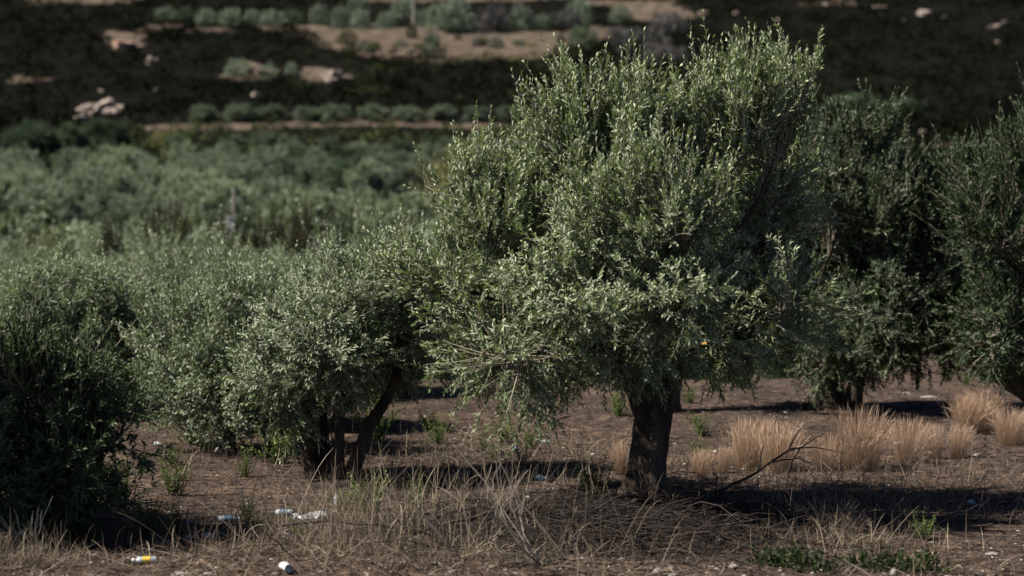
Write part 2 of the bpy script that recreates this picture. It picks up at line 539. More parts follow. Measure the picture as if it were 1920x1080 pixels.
def sheet(name, d_rows, ncol, mats):
    t = np.linspace(-1, 1, ncol)
    s = np.sign(t) * np.abs(t) ** 1.35
    Dg, Sg = np.meshgrid(d_rows, s, indexing='ij')
    X = Sg * (14 + .42 * np.maximum(Dg, 0))
    Z = ground_z(X, Dg)
    V = np.stack([X, Dg, Z], -1).reshape(-1, 3)
    nr = len(d_rows)
    idx = np.arange(nr * ncol).reshape(nr, ncol)
    q = np.stack([idx[:-1, :-1], idx[:-1, 1:], idx[1:, 1:], idx[1:, :-1]], -1).reshape(-1, 4)
    # bare earth mask, laid out on the hill itself
    dy = np.maximum(Dg, 1)
    PX = 960 + X / dy * FPX
    PY = 333 - (Z - CAMZ) / dy * FPX
    jx = snoise(X, Dg, .25, 7) * 22 + snoise(X, Dg, .9, 8) * 12
    jy = snoise(X, Dg, .31, 9) * 7 + snoise(X, Dg, 1.1, 10) * 4
    PX = PX + jx; PY = PY + jy
    b = np.zeros_like(X)
    for c in [(900, 90, 175, 24), (740, 80, 130, 28), (1010, 75, 140, 13), (660, 66, 90, 13), (610, 142, 40, 14), (470, 135, 40, 16),
              (1235, 28, 70, 15), (1170, 10, 90, 7), (560, 52, 70, 8), (400, 57, 40, 5), (300, 52, 30, 4),
              (160, -4, 110, 12), (235, 75, 34, 18), (60, 150, 36, 4), (860, -2, 260, 5), (1100, 60, 60, 8), (1300, 30, 40, 4), (1560, 8, 60, 4)]:
        b = np.maximum(b, blob(PX, PY, *c))
    # the pale terrace strip below the row of trees
    strip = np.clip(1.3 - np.abs(Dg - 303 - (PX - 700) * .006) / 5.5, 0, 1) * np.clip((PX - 250) / 60, 0, 1) * np.clip((1150 - PX) / 60, 0, 1)
    b = np.maximum(b, strip * .9)
    b = np.where(Dg < 120, 0, b)
    me = build_mesh(name, V, [q], mats, None, b.ravel(), True)
    o = link(name, me)
    o['kind'] = 'structure'
    return o


def ground_material():
    m, N, L, P = new_mat('dry_soil')
    tc = N.new('ShaderNodeTexCoord')
    def nz(scale, det, vec=None, rough=.65):
        n = N.new('ShaderNodeTexNoise'); n.inputs['Scale'].default_value = scale; n.inputs['Detail'].default_value = det
        n.inputs['Roughness'].default_value = rough
        L.new(vec or tc.outputs['Object'], n.inputs['Vector'])
        return n
    n1 = nz(.9, 7); n2 = nz(9, 7); n3 = nz(55, 4)
    r1 = ramp(N, [(.35, (.032, .024, .021)), (.5, (.074, .055, .048)), (.66, (.145, .109, .092))])
    L.new(n2.outputs['Fac'], r1.inputs[0])
    r2 = ramp(N, [(.38, (.62, .60, .60)), (.62, (1.25, 1.18, 1.08))])
    L.new(n1.outputs['Fac'], r2.inputs[0])
    r3 = ramp(N, [(.35, (.55, .55, .55)), (.65, (1.35, 1.3, 1.2))])
    L.new(n3.outputs['Fac'], r3.inputs[0])
    a = N.new('ShaderNodeMix'); a.data_type = 'RGBA'; a.blend_type = 'MULTIPLY'; a.inputs[0].default_value = 1
    L.new(r1.outputs[0], a.inputs[6]); L.new(r2.outputs[0], a.inputs[7])
    c = N.new('ShaderNodeMix'); c.data_type = 'RGBA'; c.blend_type = 'MULTIPLY'; c.inputs[0].default_value = 1
    L.new(a.outputs[2], c.inputs[6]); L.new(r3.outputs[0], c.inputs[7])
    L.new(c.outputs[2], P.inputs['Base Color'])
    P.inputs['Roughness'].default_value = .95; P.inputs['Specular IOR Level'].default_value = .15
    b = N.new('ShaderNodeBump'); b.inputs['Strength'].default_value = .8; b.inputs['Distance'].default_value = .06
    ad = N.new('ShaderNodeMath'); ad.operation = 'MULTIPLY_ADD'; ad.inputs[1].default_value = .35
    L.new(n3.outputs['Fac'], ad.inputs[0]); L.new(n2.outputs['Fac'], ad.inputs[2])
    L.new(ad.outputs[0], b.inputs['Height']); L.new(b.outputs[0], P.inputs['Normal'])
    return m


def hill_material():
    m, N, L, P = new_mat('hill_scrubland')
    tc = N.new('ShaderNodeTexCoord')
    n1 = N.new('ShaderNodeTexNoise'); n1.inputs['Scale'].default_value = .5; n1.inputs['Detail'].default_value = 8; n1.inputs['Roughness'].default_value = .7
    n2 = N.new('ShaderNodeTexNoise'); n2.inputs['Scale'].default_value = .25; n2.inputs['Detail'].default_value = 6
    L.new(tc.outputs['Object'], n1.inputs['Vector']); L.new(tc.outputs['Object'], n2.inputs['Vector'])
    dark = ramp(N, [(.35, (.004, .0045, .004)), (.65, (.010, .010, .008))])  # scrub ground near black, its shade set as base colour
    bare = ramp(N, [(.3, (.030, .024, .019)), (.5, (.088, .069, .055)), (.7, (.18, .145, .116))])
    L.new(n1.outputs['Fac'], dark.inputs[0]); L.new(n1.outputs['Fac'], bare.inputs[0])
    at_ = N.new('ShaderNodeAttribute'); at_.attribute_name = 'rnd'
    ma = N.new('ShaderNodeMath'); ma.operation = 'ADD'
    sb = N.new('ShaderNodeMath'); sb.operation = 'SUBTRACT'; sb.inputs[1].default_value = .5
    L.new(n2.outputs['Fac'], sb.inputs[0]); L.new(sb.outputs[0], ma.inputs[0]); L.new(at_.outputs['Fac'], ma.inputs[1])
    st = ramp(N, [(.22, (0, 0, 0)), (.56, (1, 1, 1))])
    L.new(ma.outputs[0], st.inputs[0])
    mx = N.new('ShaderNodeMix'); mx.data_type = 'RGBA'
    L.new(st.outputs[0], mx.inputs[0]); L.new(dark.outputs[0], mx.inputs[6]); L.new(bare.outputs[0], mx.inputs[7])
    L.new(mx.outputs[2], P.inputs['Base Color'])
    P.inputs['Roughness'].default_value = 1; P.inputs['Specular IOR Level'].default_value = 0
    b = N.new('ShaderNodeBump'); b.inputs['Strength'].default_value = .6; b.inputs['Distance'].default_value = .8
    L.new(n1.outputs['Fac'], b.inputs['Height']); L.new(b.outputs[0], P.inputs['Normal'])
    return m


M['soil'] = ground_material()
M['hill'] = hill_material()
rows_near = np.concatenate([np.linspace(-40, 10, 12), np.linspace(10.4, 13, 10), np.arange(13.05, 32, .1), np.linspace(32.2, 110, 90)])
sheet('ground', rows_near, 290, [M['soil']])
rows_far = np.concatenate([np.linspace(110, 300, 70), np.arange(301, 520, 1.5), np.linspace(522, 1400, 60)])
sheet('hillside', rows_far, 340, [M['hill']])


# ------------------------------------------------------------------ near olive trees
def lobes_px(base, D0, lst):
    out = []
    for l in lst:
        px, py, dy, rx, ry, rz, nb, up = l[:8]
        opt = l[8] if len(l) > 8 else {}
        p = at(px, py, D0 + dy)
        k = (D0 + dy) / FPX
        out.append(dict(c=p - base, r=(rx * k, ry, rz * k), nb=nb, up=up, **opt))
    return out


def loc_px(base, pts):
    return [at(px, py, D) - base for px, py, D in pts]


# the main tree
B1 = hit(1214, 938)
D1 = B1[1]
tr_main = (loc_px(B1, [(1205, 960, D1), (1209, 925, D1), (1214, 870, D1), (1222, 810, D1 + .02), (1232, 760, D1 + .02), (1243, 715, D1), (1262, 640, D1)]),
           [.185, .16, .138, .132, .138, .135, .10], .65)
tr_left = (loc_px(B1, [(1222, 800, D1), (1207, 762, D1 - .03), (1196, 735, D1 - .06), (1168, 690, D1 - .12), (1130, 640, D1 - .2)]),
           [.10, .088, .074, .06, .045], 0)
forks1 = loc_px(B1, [(1255, 665, D1), (1140, 655, D1 - .18), (1262, 640, D1)])
lobes1 = lobes_px(B1, D1, [
    # upper tier
    (1385, 225, .1, 78, .38, 78, 17, 1.4), (1492, 215, .25, 40, .26, 70, 9, 1.6), (1190, 262, .1, 88, .38, 66, 16, 1.4), (1290, 285, .3, 60, .35, 60, 9, 1.3),
    (1090, 222, .1, 32, .2, 46, 6, 1.6, dict(fork=1)), (1080, 330, .2, 48, .3, 50, 9, 1.2, dict(fork=1)),
    # left shoulder
    (852, 372, 0, 28, .2, 38, 6, 1.6, dict(fork=1)), (1000, 375, .3, 42, .3, 44, 8, 1.2, dict(fork=1)), (1035, 305, .25, 34, .3, 40, 8, 1.4, dict(fork=1)), (950, 372, .2, 40, .3, 28, 7, 1.2, dict(fork=1)), (935, 688, -.75, 55, .28, 26, 8, -.15, dict(fork=1, ns=3, tl=1.9, skip=.25)), (935, 430, .2, 44, .3, 34, 7, 1.1, dict(fork=1)), (905, 440, .05, 66, .36, 50, 13, 1.1, dict(fork=1)), (835, 520, .1, 78, .36, 50, 12, .8, dict(fork=1)),
    (900, 615, .7, 90, .4, 62, 12, .2, dict(fork=1)),
    # the bright bulge in the middle
    (1255, 405, -.85, 118, .42, 66, 22, 1.3), (1125, 415, -.55, 52, .3, 50, 9, 1.1, dict(fork=1)),
    # lower front
    (1070, 560, -.8, 115, .4, 62, 15, .5, dict(fork=1)), (1280, 545, -.75, 115, .4, 66, 15, .5),
    (980, 662, -.7, 62, .28, 34, 7, -.1, dict(fork=1, ns=3, tl=1.7, skip=.25)), (1180, 645, -.35, 105, .35, 30, 9, .0, dict(ns=4, skip=.15)),
    (1500, 575, -.2, 48, .25, 36, 5, .25, dict(ns=4, tl=1.2, skip=.15, lr=.5)), (1390, 600, .1, 80, .4, 50, 9, .1, dict(skip=.15)),
    # shaded back and inside of the crown
    (1465, 330, .5, 60, .4, 66, 9, .8, dict(fill=1.6)), (1455, 430, .7, 60, .4, 70, 7, .5, dict(fill=2)),
    (1400, 480, .8, 80, .4, 90, 6, .5, dict(fill=2.2)), (1200, 450, .9, 170, .4, 90, 8, .5, dict(fill=1.6)), (980, 560, .9, 90, .4, 80, 6, .3, dict(fork=1, fill=2)),
    (960, 675, .8, 75, .35, 34, 8, .0, dict(fork=1)), (1090, 655, .3, 95, .35, 28, 8, .0, dict(fork=1)), (1320, 635, .1, 80, .35, 26, 8, .0), (1470, 590, .7, 60, .35, 70, 8, .2, dict(fill=2))])
T1, LF1 = make_tree('olive_tree', 'large sharp olive tree with one thick dark trunk, right of centre', 'tree', B1, [tr_main, tr_left], forks1, lobes1, 11,
                    nt=6, ns=5, npair=11, limbr=.036, dens=.9)
rngy = np.random.default_rng(5)
Vall = np.concatenate(LF1.V)
for k in range(14):                       # the few leaves that have turned yellow
    ac = Acc()
    c_ = Vall[rngy.integers(len(Vall))]
    leaves(ac, np.array([c_]) + rngy.normal(0, .02, 3) + np.array([0, -.03, 0]), rngy.normal(0, 1, (1, 3)), rngy.normal(0, 1, (1, 3)), np.array([.055]), np.array([.016]), np.array([rngy.random()]), True)
    link('yellow_leaf', ac.mesh('yellow_leaf', [M['yellow_leaf']]), T1)

# the many-stemmed tree to its left
B2 = hit(622, 895)
D2 = B2[1]
tr2 = [(loc_px(B2, [(592, 912, D2), (582, 860, D2), (575, 800, D2), (560, 720, D2)]), [.085, .068, .058, .045], .25),
       (loc_px(B2, [(618, 910, D2), (611, 860, D2 + .05), (608, 800, D2 + .1), (600, 700, D2 + .1)]), [.06, .045, .034, .03], .15),
       (loc_px(B2, [(630, 910, D2), (632, 850, D2 - .05), (633, 790, D2 - .05), (650, 690, D2)]), [.075, .056, .05, .04], .15),
       (loc_px(B2, [(650, 910, D2), (668, 862, D2 - .05), (690, 800, D2 - .05), (730, 740, D2), (750, 690, D2)]), [.075, .055, .05, .042, .03], .15)]
forks2 = loc_px(B2, [(560, 720, D2), (600, 700, D2 + .1), (650, 690, D2), (750, 690, D2)])
lobes2 = lobes_px(B2, D2, [(690, 550, .1, 85, .38, 60, 12, 1.0, dict(fork=2)), (565, 640, -.1, 75, .38, 55, 11, .6), (640, 640, -.5, 95, .4, 80, 14, .6, dict(fork=1)),
                           (735, 625, .3, 75, .4, 85, 10, .5, dict(fork=3)), (500, 695, -.2, 42, .28, 34, 7, .2, dict(ns=4)), (630, 690, -.4, 80, .3, 36, 9, .0, dict(fork=1)),
                           (775, 560, .4, 60, .35, 70, 9, .8, dict(fork=3)), (528, 742, .1, 55, .3, 36, 6, -.1), (800, 650, .5, 65, .4, 75, 10, .2, dict(fork=3)), (690, 685, .3, 80, .35, 50, 8, .0, dict(fork=1)), (560, 680, .4, 70, .35, 60, 9, .2), (640, 590, .4, 90, .4, 80, 10, .7, dict(fork=2))])
make_tree('olive_tree', 'low olive tree on four slender dark stems, left of the thick trunked tree', 'tree', B2, tr2, forks2, lobes2, 22,
          leaf='olive_mid', nt=6, ns=5, npair=10, limbr=.03)

# right tree, standing further back on two trunks
B3 = hit(1578, 768)
D3 = B3[1]
tr3 = [(loc_px(B3, [(1562, 775, D3), (1556, 740, D3), (1550, 715, D3), (1525, 690, D3), (1520, 600, D3)]), [.17, .15, .15, .12, .07], .15),
       (loc_px(B3, [(1596, 775, D3), (1602, 740, D3), (1608, 710, D3), (1625, 640, D3), (1650, 560, D3)]), [.10, .085, .08, .08, .06], .15)]
forks3 = loc_px(B3, [(1520, 600, D3), (1650, 560, D3)])
lobes3 = lobes_px(B3, D3, [(1620, 275, 0, 58, .4, 70, 10, 1.2), (1575, 390, -.4, 55, .4, 60, 10, 1.0), (1655, 400, -.4, 85, .5, 80, 13, .9, dict(fork=1)),
                           (1745, 385, 0, 80, .5, 75, 12, .9, dict(fork=1)), (1700, 520, -.2, 115, .6, 85, 14, .5, dict(fork=1)), (1570, 560, .2, 70, .5, 100, 11, .4),
                           (1810, 560, .2, 90, .6, 90, 12, .4, dict(fork=1)), (1590, 622, .1, 90, .5, 34, 9, .0), (1740, 612, .2, 110, .5, 34, 9, .0, dict(fork=1)), (1440, 650, .3, 60, .4, 45, 7, .3), (1660, 580, -.5, 110, .5, 80, 12, .2), (1620, 480, .3, 100, .5, 100, 12, .4), (1800, 450, .3, 90, .5, 90, 11, .6, dict(fork=1)), (1530, 480, .3, 60, .5, 90, 9, .4), (1850, 612, .2, 90, .5, 44, 8, .0, dict(fork=1)), (1660, 628, .3, 110, .5, 36, 9, -.1), (1480, 490, .4, 75, .5, 110, 6, .4, dict(fill=2.5)), (1555, 660, -.6, 80, .5, 34, 9, .0, dict(fill=1.5)), (1640, 655, -.5, 80, .5, 34, 8, .0, dict(fork=1, fill=1.5)), (1740, 650, -.3, 80, .5, 30, 7, .0, dict(fork=1)), (1795, 410, .2, 70, .5, 60, 11, .9, dict(fork=1)), (1720, 345, .2, 45, .4, 40, 8, 1.1, dict(fork=1)), (1525, 330, .3, 40, .4, 60, 8, 1.0), (1565, 300, .1, 42, .4, 55, 9, 1.1), (1480, 590, .5, 75, .5, 60, 6, .1, dict(fill=2.5)), (1880, 590, .5, 90, .5, 90, 6, .2, dict(fork=1, fill=2.5)), (1760, 600, .5, 130, .5, 80, 6, .2, dict(fork=1, fill=2.5)), (1600, 600, .5, 110, .5, 80, 6, .2, dict(fill=2.5))])
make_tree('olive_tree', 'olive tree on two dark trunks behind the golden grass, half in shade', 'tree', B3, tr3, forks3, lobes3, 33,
          leaf='olive_shade', nt=5, ns=5, npair=9, limbr=.035, dens=.95, detail=False, leafL=.064, leafW=.016)

# the tree behind the large one, filling the gap to its right
B6 = hit(1248, 772)
D6 = B6[1]
tr6 = [(loc_px(B6, [(1248, 780, D6), (1252, 730, D6), (1265, 680, D6), (1310, 620, D6), (1350, 540, D6)]), [.15, .13, .12, .1, .07], .2)]
forks6 = loc_px(B6, [(1310, 620, D6)])
lobes6 = lobes_px(B6, D6, [(1480, 400, .3, 60, .5, 70, 7, .6, dict(fill=2)), (1520, 480, .3, 60, .5, 80, 7, .4, dict(fill=2)), (1405, 430, .2, 75, .5, 75, 8, .7, dict(fill=2)), (1450, 530, 0, 75, .5, 85, 8, .4, dict(fill=2)), (1360, 590, -.2, 90, .5, 70, 8, .2, dict(fill=2)), (1300, 480, .2, 90, .5, 90, 8, .6),
                           (1440, 620, .2, 70, .5, 45, 6, .1, dict(fill=2)), (1200, 560, 0, 90, .5, 90, 8, .4)])
make_tree('olive_tree', 'dark olive tree hidden behind the large one, filling the gap to its right', 'tree', B6, tr6, forks6, lobes6, 66,
          leaf='olive_green_shade', nt=4, ns=5, npair=8, limbr=.04, detail=False, leafL=.064, leafW=.017)

# the tree cut by the right edge
B4 = hit(2010, 800)
D4 = B4[1]
tr4 = [(loc_px(B4, [(2010, 815, D4), (1985, 770, D4), (1935, 735, D4), (1880, 705, D4), (1815, 672, D4 + .1), (1790, 620, D4 + .1)]), [.2, .16, .12, .10, .08, .05], .2),
       (loc_px(B4, [(2012, 810, D4), (2020, 740, D4), (2005, 660, D4), (1960, 540, D4)]), [.16, .12, .10, .07], .1)]
forks4 = loc_px(B4, [(1800, 650, D4 + .1), (1960, 540, D4)])
lobes4 = lobes_px(B4, D4, [(1890, 325, 0, 75, .5, 65, 12, 1.2, dict(fork=1)), (1810, 360, .3, 55, .5, 50, 9, 1.0, dict(fork=1)), (1965, 310, 0, 80, .5, 80, 10, 1.2, dict(fork=1)), (1860, 440, -.3, 85, .5, 80, 12, .8, dict(fork=1)),
                           (1960, 470, 0, 80, .5, 90, 10, .8, dict(fork=1)), (1880, 570, 0, 90, .5, 80, 11, .4), (2050, 480, 0, 100, .5, 150, 12, .8, dict(fork=1)),
                           (1990, 620, .2, 100, .5, 60, 9, .2, dict(fork=1)), (1860, 630, .3, 90, .5, 55, 7, .0, dict(fill=2)), (1870, 640, -.5, 90, .5, 36, 8, .0, dict(fill=1.5)), (1960, 680, -.5, 70, .5, 40, 7, .0, dict(fill=1.5)), (1920, 540, .4, 110, .5, 100, 6, .3, dict(fill=2.5))])
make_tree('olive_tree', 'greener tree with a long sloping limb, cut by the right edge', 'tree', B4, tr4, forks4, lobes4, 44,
          leaf='olive_green_shade', nt=5, ns=5, npair=8, limbr=.045, dens=.9, detail=False, leafL=.064, leafW=.016)

# the dark low tree in the lower left corner
B5 = hit(95, 1008)
D5 = B5[1]
tr5 = [(loc_px(B5, [(95, 1020, D5), (88, 960, D5), (75, 880, D5), (70, 800, D5)]), [.13, .10, .08, .05], .2)]
forks5 = loc_px(B5, [(78, 880, D5)])
lobes5 = lobes_px(B5, D5, [(55, 740, 0, 95, .4, 70, 12, .9), (165, 770, -.1, 70, .4, 50, 9, .6), (232, 825, 0, 48, .3, 40, 6, .3), (20, 850, -.3, 100, .4, 80, 12, .4),
                           (125, 890, -.2, 80, .4, 70, 11, .2), (20, 700, 0, 45, .3, 35, 6, 1.3), (50, 960, -.2, 90, .35, 40, 9, .0), (150, 965, .1, 55, .3, 34, 6, .0), (-90, 830, 0, 95, .5, 105, 12, .5)])
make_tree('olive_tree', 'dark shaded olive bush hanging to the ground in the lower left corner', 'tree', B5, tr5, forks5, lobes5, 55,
          leaf='olive_green_shade', nt=5, ns=5, npair=9, limbr=.03, detail=False, leafL=.06, leafW=.015)


# ------------------------------------------------------------------ grove trees: prototypes copied over the land
def dome_lobes(rng, H, Wd, n, low=.13):
    out = []
    for i in range(n):
        a = i * 2.4 + rng.uniform(-.4, .4)
        u = (i + .5) / n
        zz = low + (1 - low) * (1 - u * .95) * .80
        rad = Wd * .5 * math.sqrt(max(.03, 1 - ((zz - .35) / .62) ** 2)) * .62
        out.append(dict(c=(rad * math.cos(a), rad * math.sin(a), zz * H), r=(Wd * .22, Wd * .22, H * .19), nb=10, up=1.1 if zz > .5 else .4))
    return out


PROTO = {}


def proto(name, key, seed, H, Wd, nl, leaf, trunk_r, low=.13, **kw):
    rng = np.random.default_rng(seed)
    rt = thing(name, 'olive tree', 'tree', (0, 0, 0))
    link('trunk', trunk_mesh('trunk', [(0, 0, -.1), (.03, 0, H * .15), (-.02, .02, H * .3), (.03, 0, H * .45)], [trunk_r * 1.2, trunk_r, trunk_r * .9, trunk_r * .5], rng, 14, .12, .25, None, 14), rt)
    limbs, tw, lf = gen_crown(rng, [(0, 0, H * .33)], dome_lobes(rng, H, Wd, nl, low), **kw)
    ac = Acc()
    for l in limbs:
        ac.add(np.concatenate(l.V), [np.concatenate(l.F[4])], .5)
    link('limbs', ac.mesh('limbs', [M['bark']], True), rt)['kind'] = 'stuff'
    if kw.get('twigs', True):
        link('twigs', tw.mesh('twigs', [M['twig']]), rt)['kind'] = 'stuff'
    link('foliage', lf.mesh('foliage', [M[leaf]]), rt)['kind'] = 'stuff'
    PROTO[key] = [rt, False]


def swap_leaf(key, new, leaf):
    """same prototype with another leaf material on copied mesh data"""
    src = PROTO[key][0]
    r = copy_tree(src, 'olive tree', (0, 0, 0), 0, (1, 1, 1))
    for c in r.children:
        if c.name.startswith('foliage'):
            c.material_slots[0].link = 'OBJECT'
            c.material_slots[0].material = M[leaf]
    PROTO[new] = [r, False]


def put(key, label, loc, rz, scale, group):
    p = PROTO[key]
    sc = scale if np.ndim(scale) else (scale, scale, scale)
    if not p[1]:
        p[1] = True
        o = p[0]
        o.location = loc; o.rotation_euler = (0, 0, rz); o.scale = sc
        o['label'] = label
        if group: o['group'] = group
        return o
    return copy_tree(p[0], label, loc, rz, sc, group)


proto('olive_tree', 'g0', 101, 3.0, 3.2, 15, 'grove', .12, detail=False, leafL=.075, leafW=.02, nt=5, ns=5, npair=7, scale=1.25, limbr=.05, fill=1.5, stems=False)
proto('olive_tree', 'g2', 103, 2.7, 3.3, 14, 'grove', .12, detail=False, leafL=.075, leafW=.02, nt=5, ns=5, npair=7, scale=1.25, limbr=.05, fill=1.5, stems=False)
proto('olive_tree', 'f0', 104, 3.0, 3.6, 9, 'grove_far', .14, detail=False, leafL=.17, leafW=.07, nt=4, ns=4, npair=4, scale=1.3, limbr=.06, twig_r=.004, fill=1.5, stems=False)
proto('olive_tree', 'f1', 105, 3.2, 3.4, 10, 'grove_far', .14, detail=False, leafL=.17, leafW=.07, nt=4, ns=4, npair=4, scale=1.3, limbr=.06, twig_r=.004, fill=1.5, stems=False)
proto('olive_tree', 'gh', 106, 3.0, 3.2, 14, 'grove', .12, low=.44, detail=False, leafL=.075, leafW=.02, nt=5, ns=5, npair=7, scale=1.25, limbr=.05, fill=2.2, stems=False)
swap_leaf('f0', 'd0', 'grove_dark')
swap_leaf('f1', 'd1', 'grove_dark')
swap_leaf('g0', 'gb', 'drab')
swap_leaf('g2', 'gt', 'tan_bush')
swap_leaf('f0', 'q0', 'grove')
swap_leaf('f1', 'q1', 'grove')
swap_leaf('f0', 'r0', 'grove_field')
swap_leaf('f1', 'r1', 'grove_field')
swap_leaf('g0', 'gd', 'olive_green_shade')

rg = np.random.default_rng(77)


def put_px(key, px, py, label, group, H, W=None):
    p = hit(px, py)
    h0 = {'g0': 3.0, 'g1': 3.2, 'g2': 2.7, 'gd': 3.0, 'gh': 3.0, 'f0': 3.0, 'f1': 3.2, 'd0': 3.0, 'd1': 3.2}[key]
    w0 = {'g0': 3.2, 'g1': 3.0, 'g2': 3.3, 'gd': 3.2, 'gh': 3.2, 'f0': 3.6, 'f1': 3.4, 'd0': 3.6, 'd1': 3.4}[key]
    s = H / h0
    w = (W / w0) if W else s
    return put(key, label, p - np.array([0, 0, .03]), rg.uniform(0, 6.28), (w, w, s), group)


put_px('g0', 425, 842, 'bushy olive tree with branches to the ground, left of the four stemmed tree', None, 1.75, 1.9)
put_px('g2', 530, 800, 'olive tree standing close behind the four stemmed tree', None, 1.6, 1.9)
put_px('gh', 120, 770, 'olive tree with a black shaded hollow under its crown, above the lower left corner', None, 1.6, 2.1)
put_px('g2', 250, 745, 'olive tree at the top of the bare earth gap', None, 1.4, 2.0)
put_px('g0', 370, 735, 'pale olive tree right of the bare earth gap', None, 1.5, 2.0)
put_px('g0', 5, 735, 'olive tree at the left edge behind the one with the black hollow', None, 1.5, 2.0)
put_px('g2', 640, 735, 'olive tree glimpsed above the four stemmed tree', None, 1.5, 2.2)

# olive grove on the lower ground behind
n = 0
pts = []
for Dd in (36, 41, 47, 54, 62, 71, 81, 92, 104):
    step = 3.2 if Dd < 60 else 3.7
    x0 = -0.25 * Dd - 1; x1 = -.005 * Dd
    for x in np.arange(x0, x1, step):
        pts.append((x + rg.uniform(-.7, .7), Dd + rg.uniform(-1.4, 1.4)))
for x, y in pts:
    k = ['g0', 'g2'][rg.integers(2)] if y < 66 else ['q0', 'q1'][rg.integers(2)]
    s = rg.uniform(.72, 1.18) * (.9 if y > 62 else 1)
    put(k, 'pale grey green olive tree of the soft focus grove in the middle distance left', (x, y, float(ground_z(x, y)) - .05), rg.uniform(0, 6.28), (s * 1.05, s * 1.05, s * rg.uniform(.9, 1.1)),
        'olive trees of the middle distance grove')
for Dd in (122, 131, 140):
    for x in np.arange(-.085 * Dd, .02 * Dd, 3.4):
        y_ = Dd + rg.uniform(-1.4, 1.4); x_ = x + rg.uniform(-.8, .8)
        s = rg.uniform(1.05, 1.35)
        put(['q0', 'q1'][rg.integers(2)], 'soft pale olive tree in the strip left of the large tree, before the darker wood', (x_, y_, float(ground_z(x_, y_)) - .05), rg.uniform(0, 6.28), (s * 1.1, s * 1.1, s), 'pale olives before the darker wood')
p = np.array([-5.8, 16.7, 0.0]); p[2] = float(ground_z(p[0], p[1]))  # unseen tree added past the left edge to shade the lower left bush
put('gh', 'unseen olive tree added to shade the lower left bush, just past the left edge', p, 1.0, (1.05, 1.05, 1.12), None)
# right part of the same level, hidden for the most part by the big trees
for x, y in [(2.5, 44), (6, 48), (9.5, 42), (12, 55)]:
    put('gd', 'olive tree glimpsed behind the large trees on the right', (x, y, float(ground_z(x, y)) - .05), rg.uniform(0, 6.28), rg.uniform(.8, .95), 'olive trees behind the large trees')

# sunlit field of olives
for Dd in np.arange(150, 236, 5.6):
    u = (Dd - 150) / 85
    xr = (640 - 300 * u ** 1.0 - 960) / FPX * Dd
    xl = (-90 - 960) / FPX * Dd
    for x in np.arange(xl, xr, 5.7):
        xx = x + rg.uniform(-1.3, 1.3); yy = Dd + rg.uniform(-1.5, 1.5)
        s = rg.uniform(.75, 1.2)
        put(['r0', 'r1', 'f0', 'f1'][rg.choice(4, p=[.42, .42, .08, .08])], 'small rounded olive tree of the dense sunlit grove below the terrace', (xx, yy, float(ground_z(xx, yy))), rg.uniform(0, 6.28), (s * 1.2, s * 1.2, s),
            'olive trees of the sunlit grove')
for i_, x in enumerate(np.arange((-90 - 960) / FPX * 143, (650 - 960) / FPX * 143, 3.7)):  # dark leaf colour stands in for shade on the grove's front edge
    xx = x + rg.uniform(-.8, .8); yy = 142.5 + rg.uniform(-1.5, 1.5)
    s = rg.uniform(.62, .88)
    put(['d0', 'd1'][i_ % 2], 'tree with leaves darkened as if in shade, in the row along the near edge of the sunlit grove', (xx, yy, float(ground_z(xx, yy))), rg.uniform(0, 6.28), (s * 1.35, s * 1.35, s), 'dark trees along the near edge of the grove')
# darker trees to the right of it
for Dd in np.arange(198, 270, 6.8):
    u = (Dd - 200) / 85
    xl = (max(640 - 300 * (Dd - 150) / 85, 310) - 960) / FPX * Dd + 3
    xr = (1010 - 960) / FPX * Dd
    for x in np.arange(xl, xr, 5.6 if Dd < 245 else 3.9):
        xx = x + rg.uniform(-1.6, 1.6); yy = Dd + rg.uniform(-2, 2)
        s = rg.uniform(.8, 1.2) if Dd < 245 else rg.uniform(.6, .85)
        put(['f0', 'f1', 'd0', 'r1'][rg.choice(4, p=[.3, .3, .2, .2])], 'rounded tree of the darker wood between the sunlit grove and the terrace', (xx, yy, float(ground_z(xx, yy))), rg.uniform(0, 6.28), (s * 1.15, s * 1.15, s),
            'trees of the darker wood')
# dark ones at the left edge of the sunlit grove
for px, py in [(40, 300), (85, 297), (130, 290), (180, 282), (215, 285), (15, 315), (60, 285)]:
    put_px(['d0', 'd1'][rg.integers(2)], px, py, 'dark green tree at the upper left edge of the sunlit grove', 'dark trees along the upper edge of the grove', 3.4, 4.2)

# the straight row on the hill
ORD = ['first', 'second', 'third', 'fourth', 'fifth', 'sixth', 'seventh', 'eighth', 'ninth', 'tenth', 'eleventh', 'twelfth', 'thirteenth', 'fourteenth', 'fifteenth', 'sixteenth', 'seventeenth', 'eighteenth', 'nineteenth', 'twentieth']
for i, px in enumerate([383, 447, 507, 580, 630, 700, 763, 830, 893, 955]):
    put_px(['f0', 'f1'][i % 2], px, 229 + rg.uniform(-1, 1), '%s tree from the left in the straight row on the dark hillside' % ORD[i], 'trees in a row on the hillside', rg.uniform(1.9, 2.3), rg.uniform(3.7, 4.5))


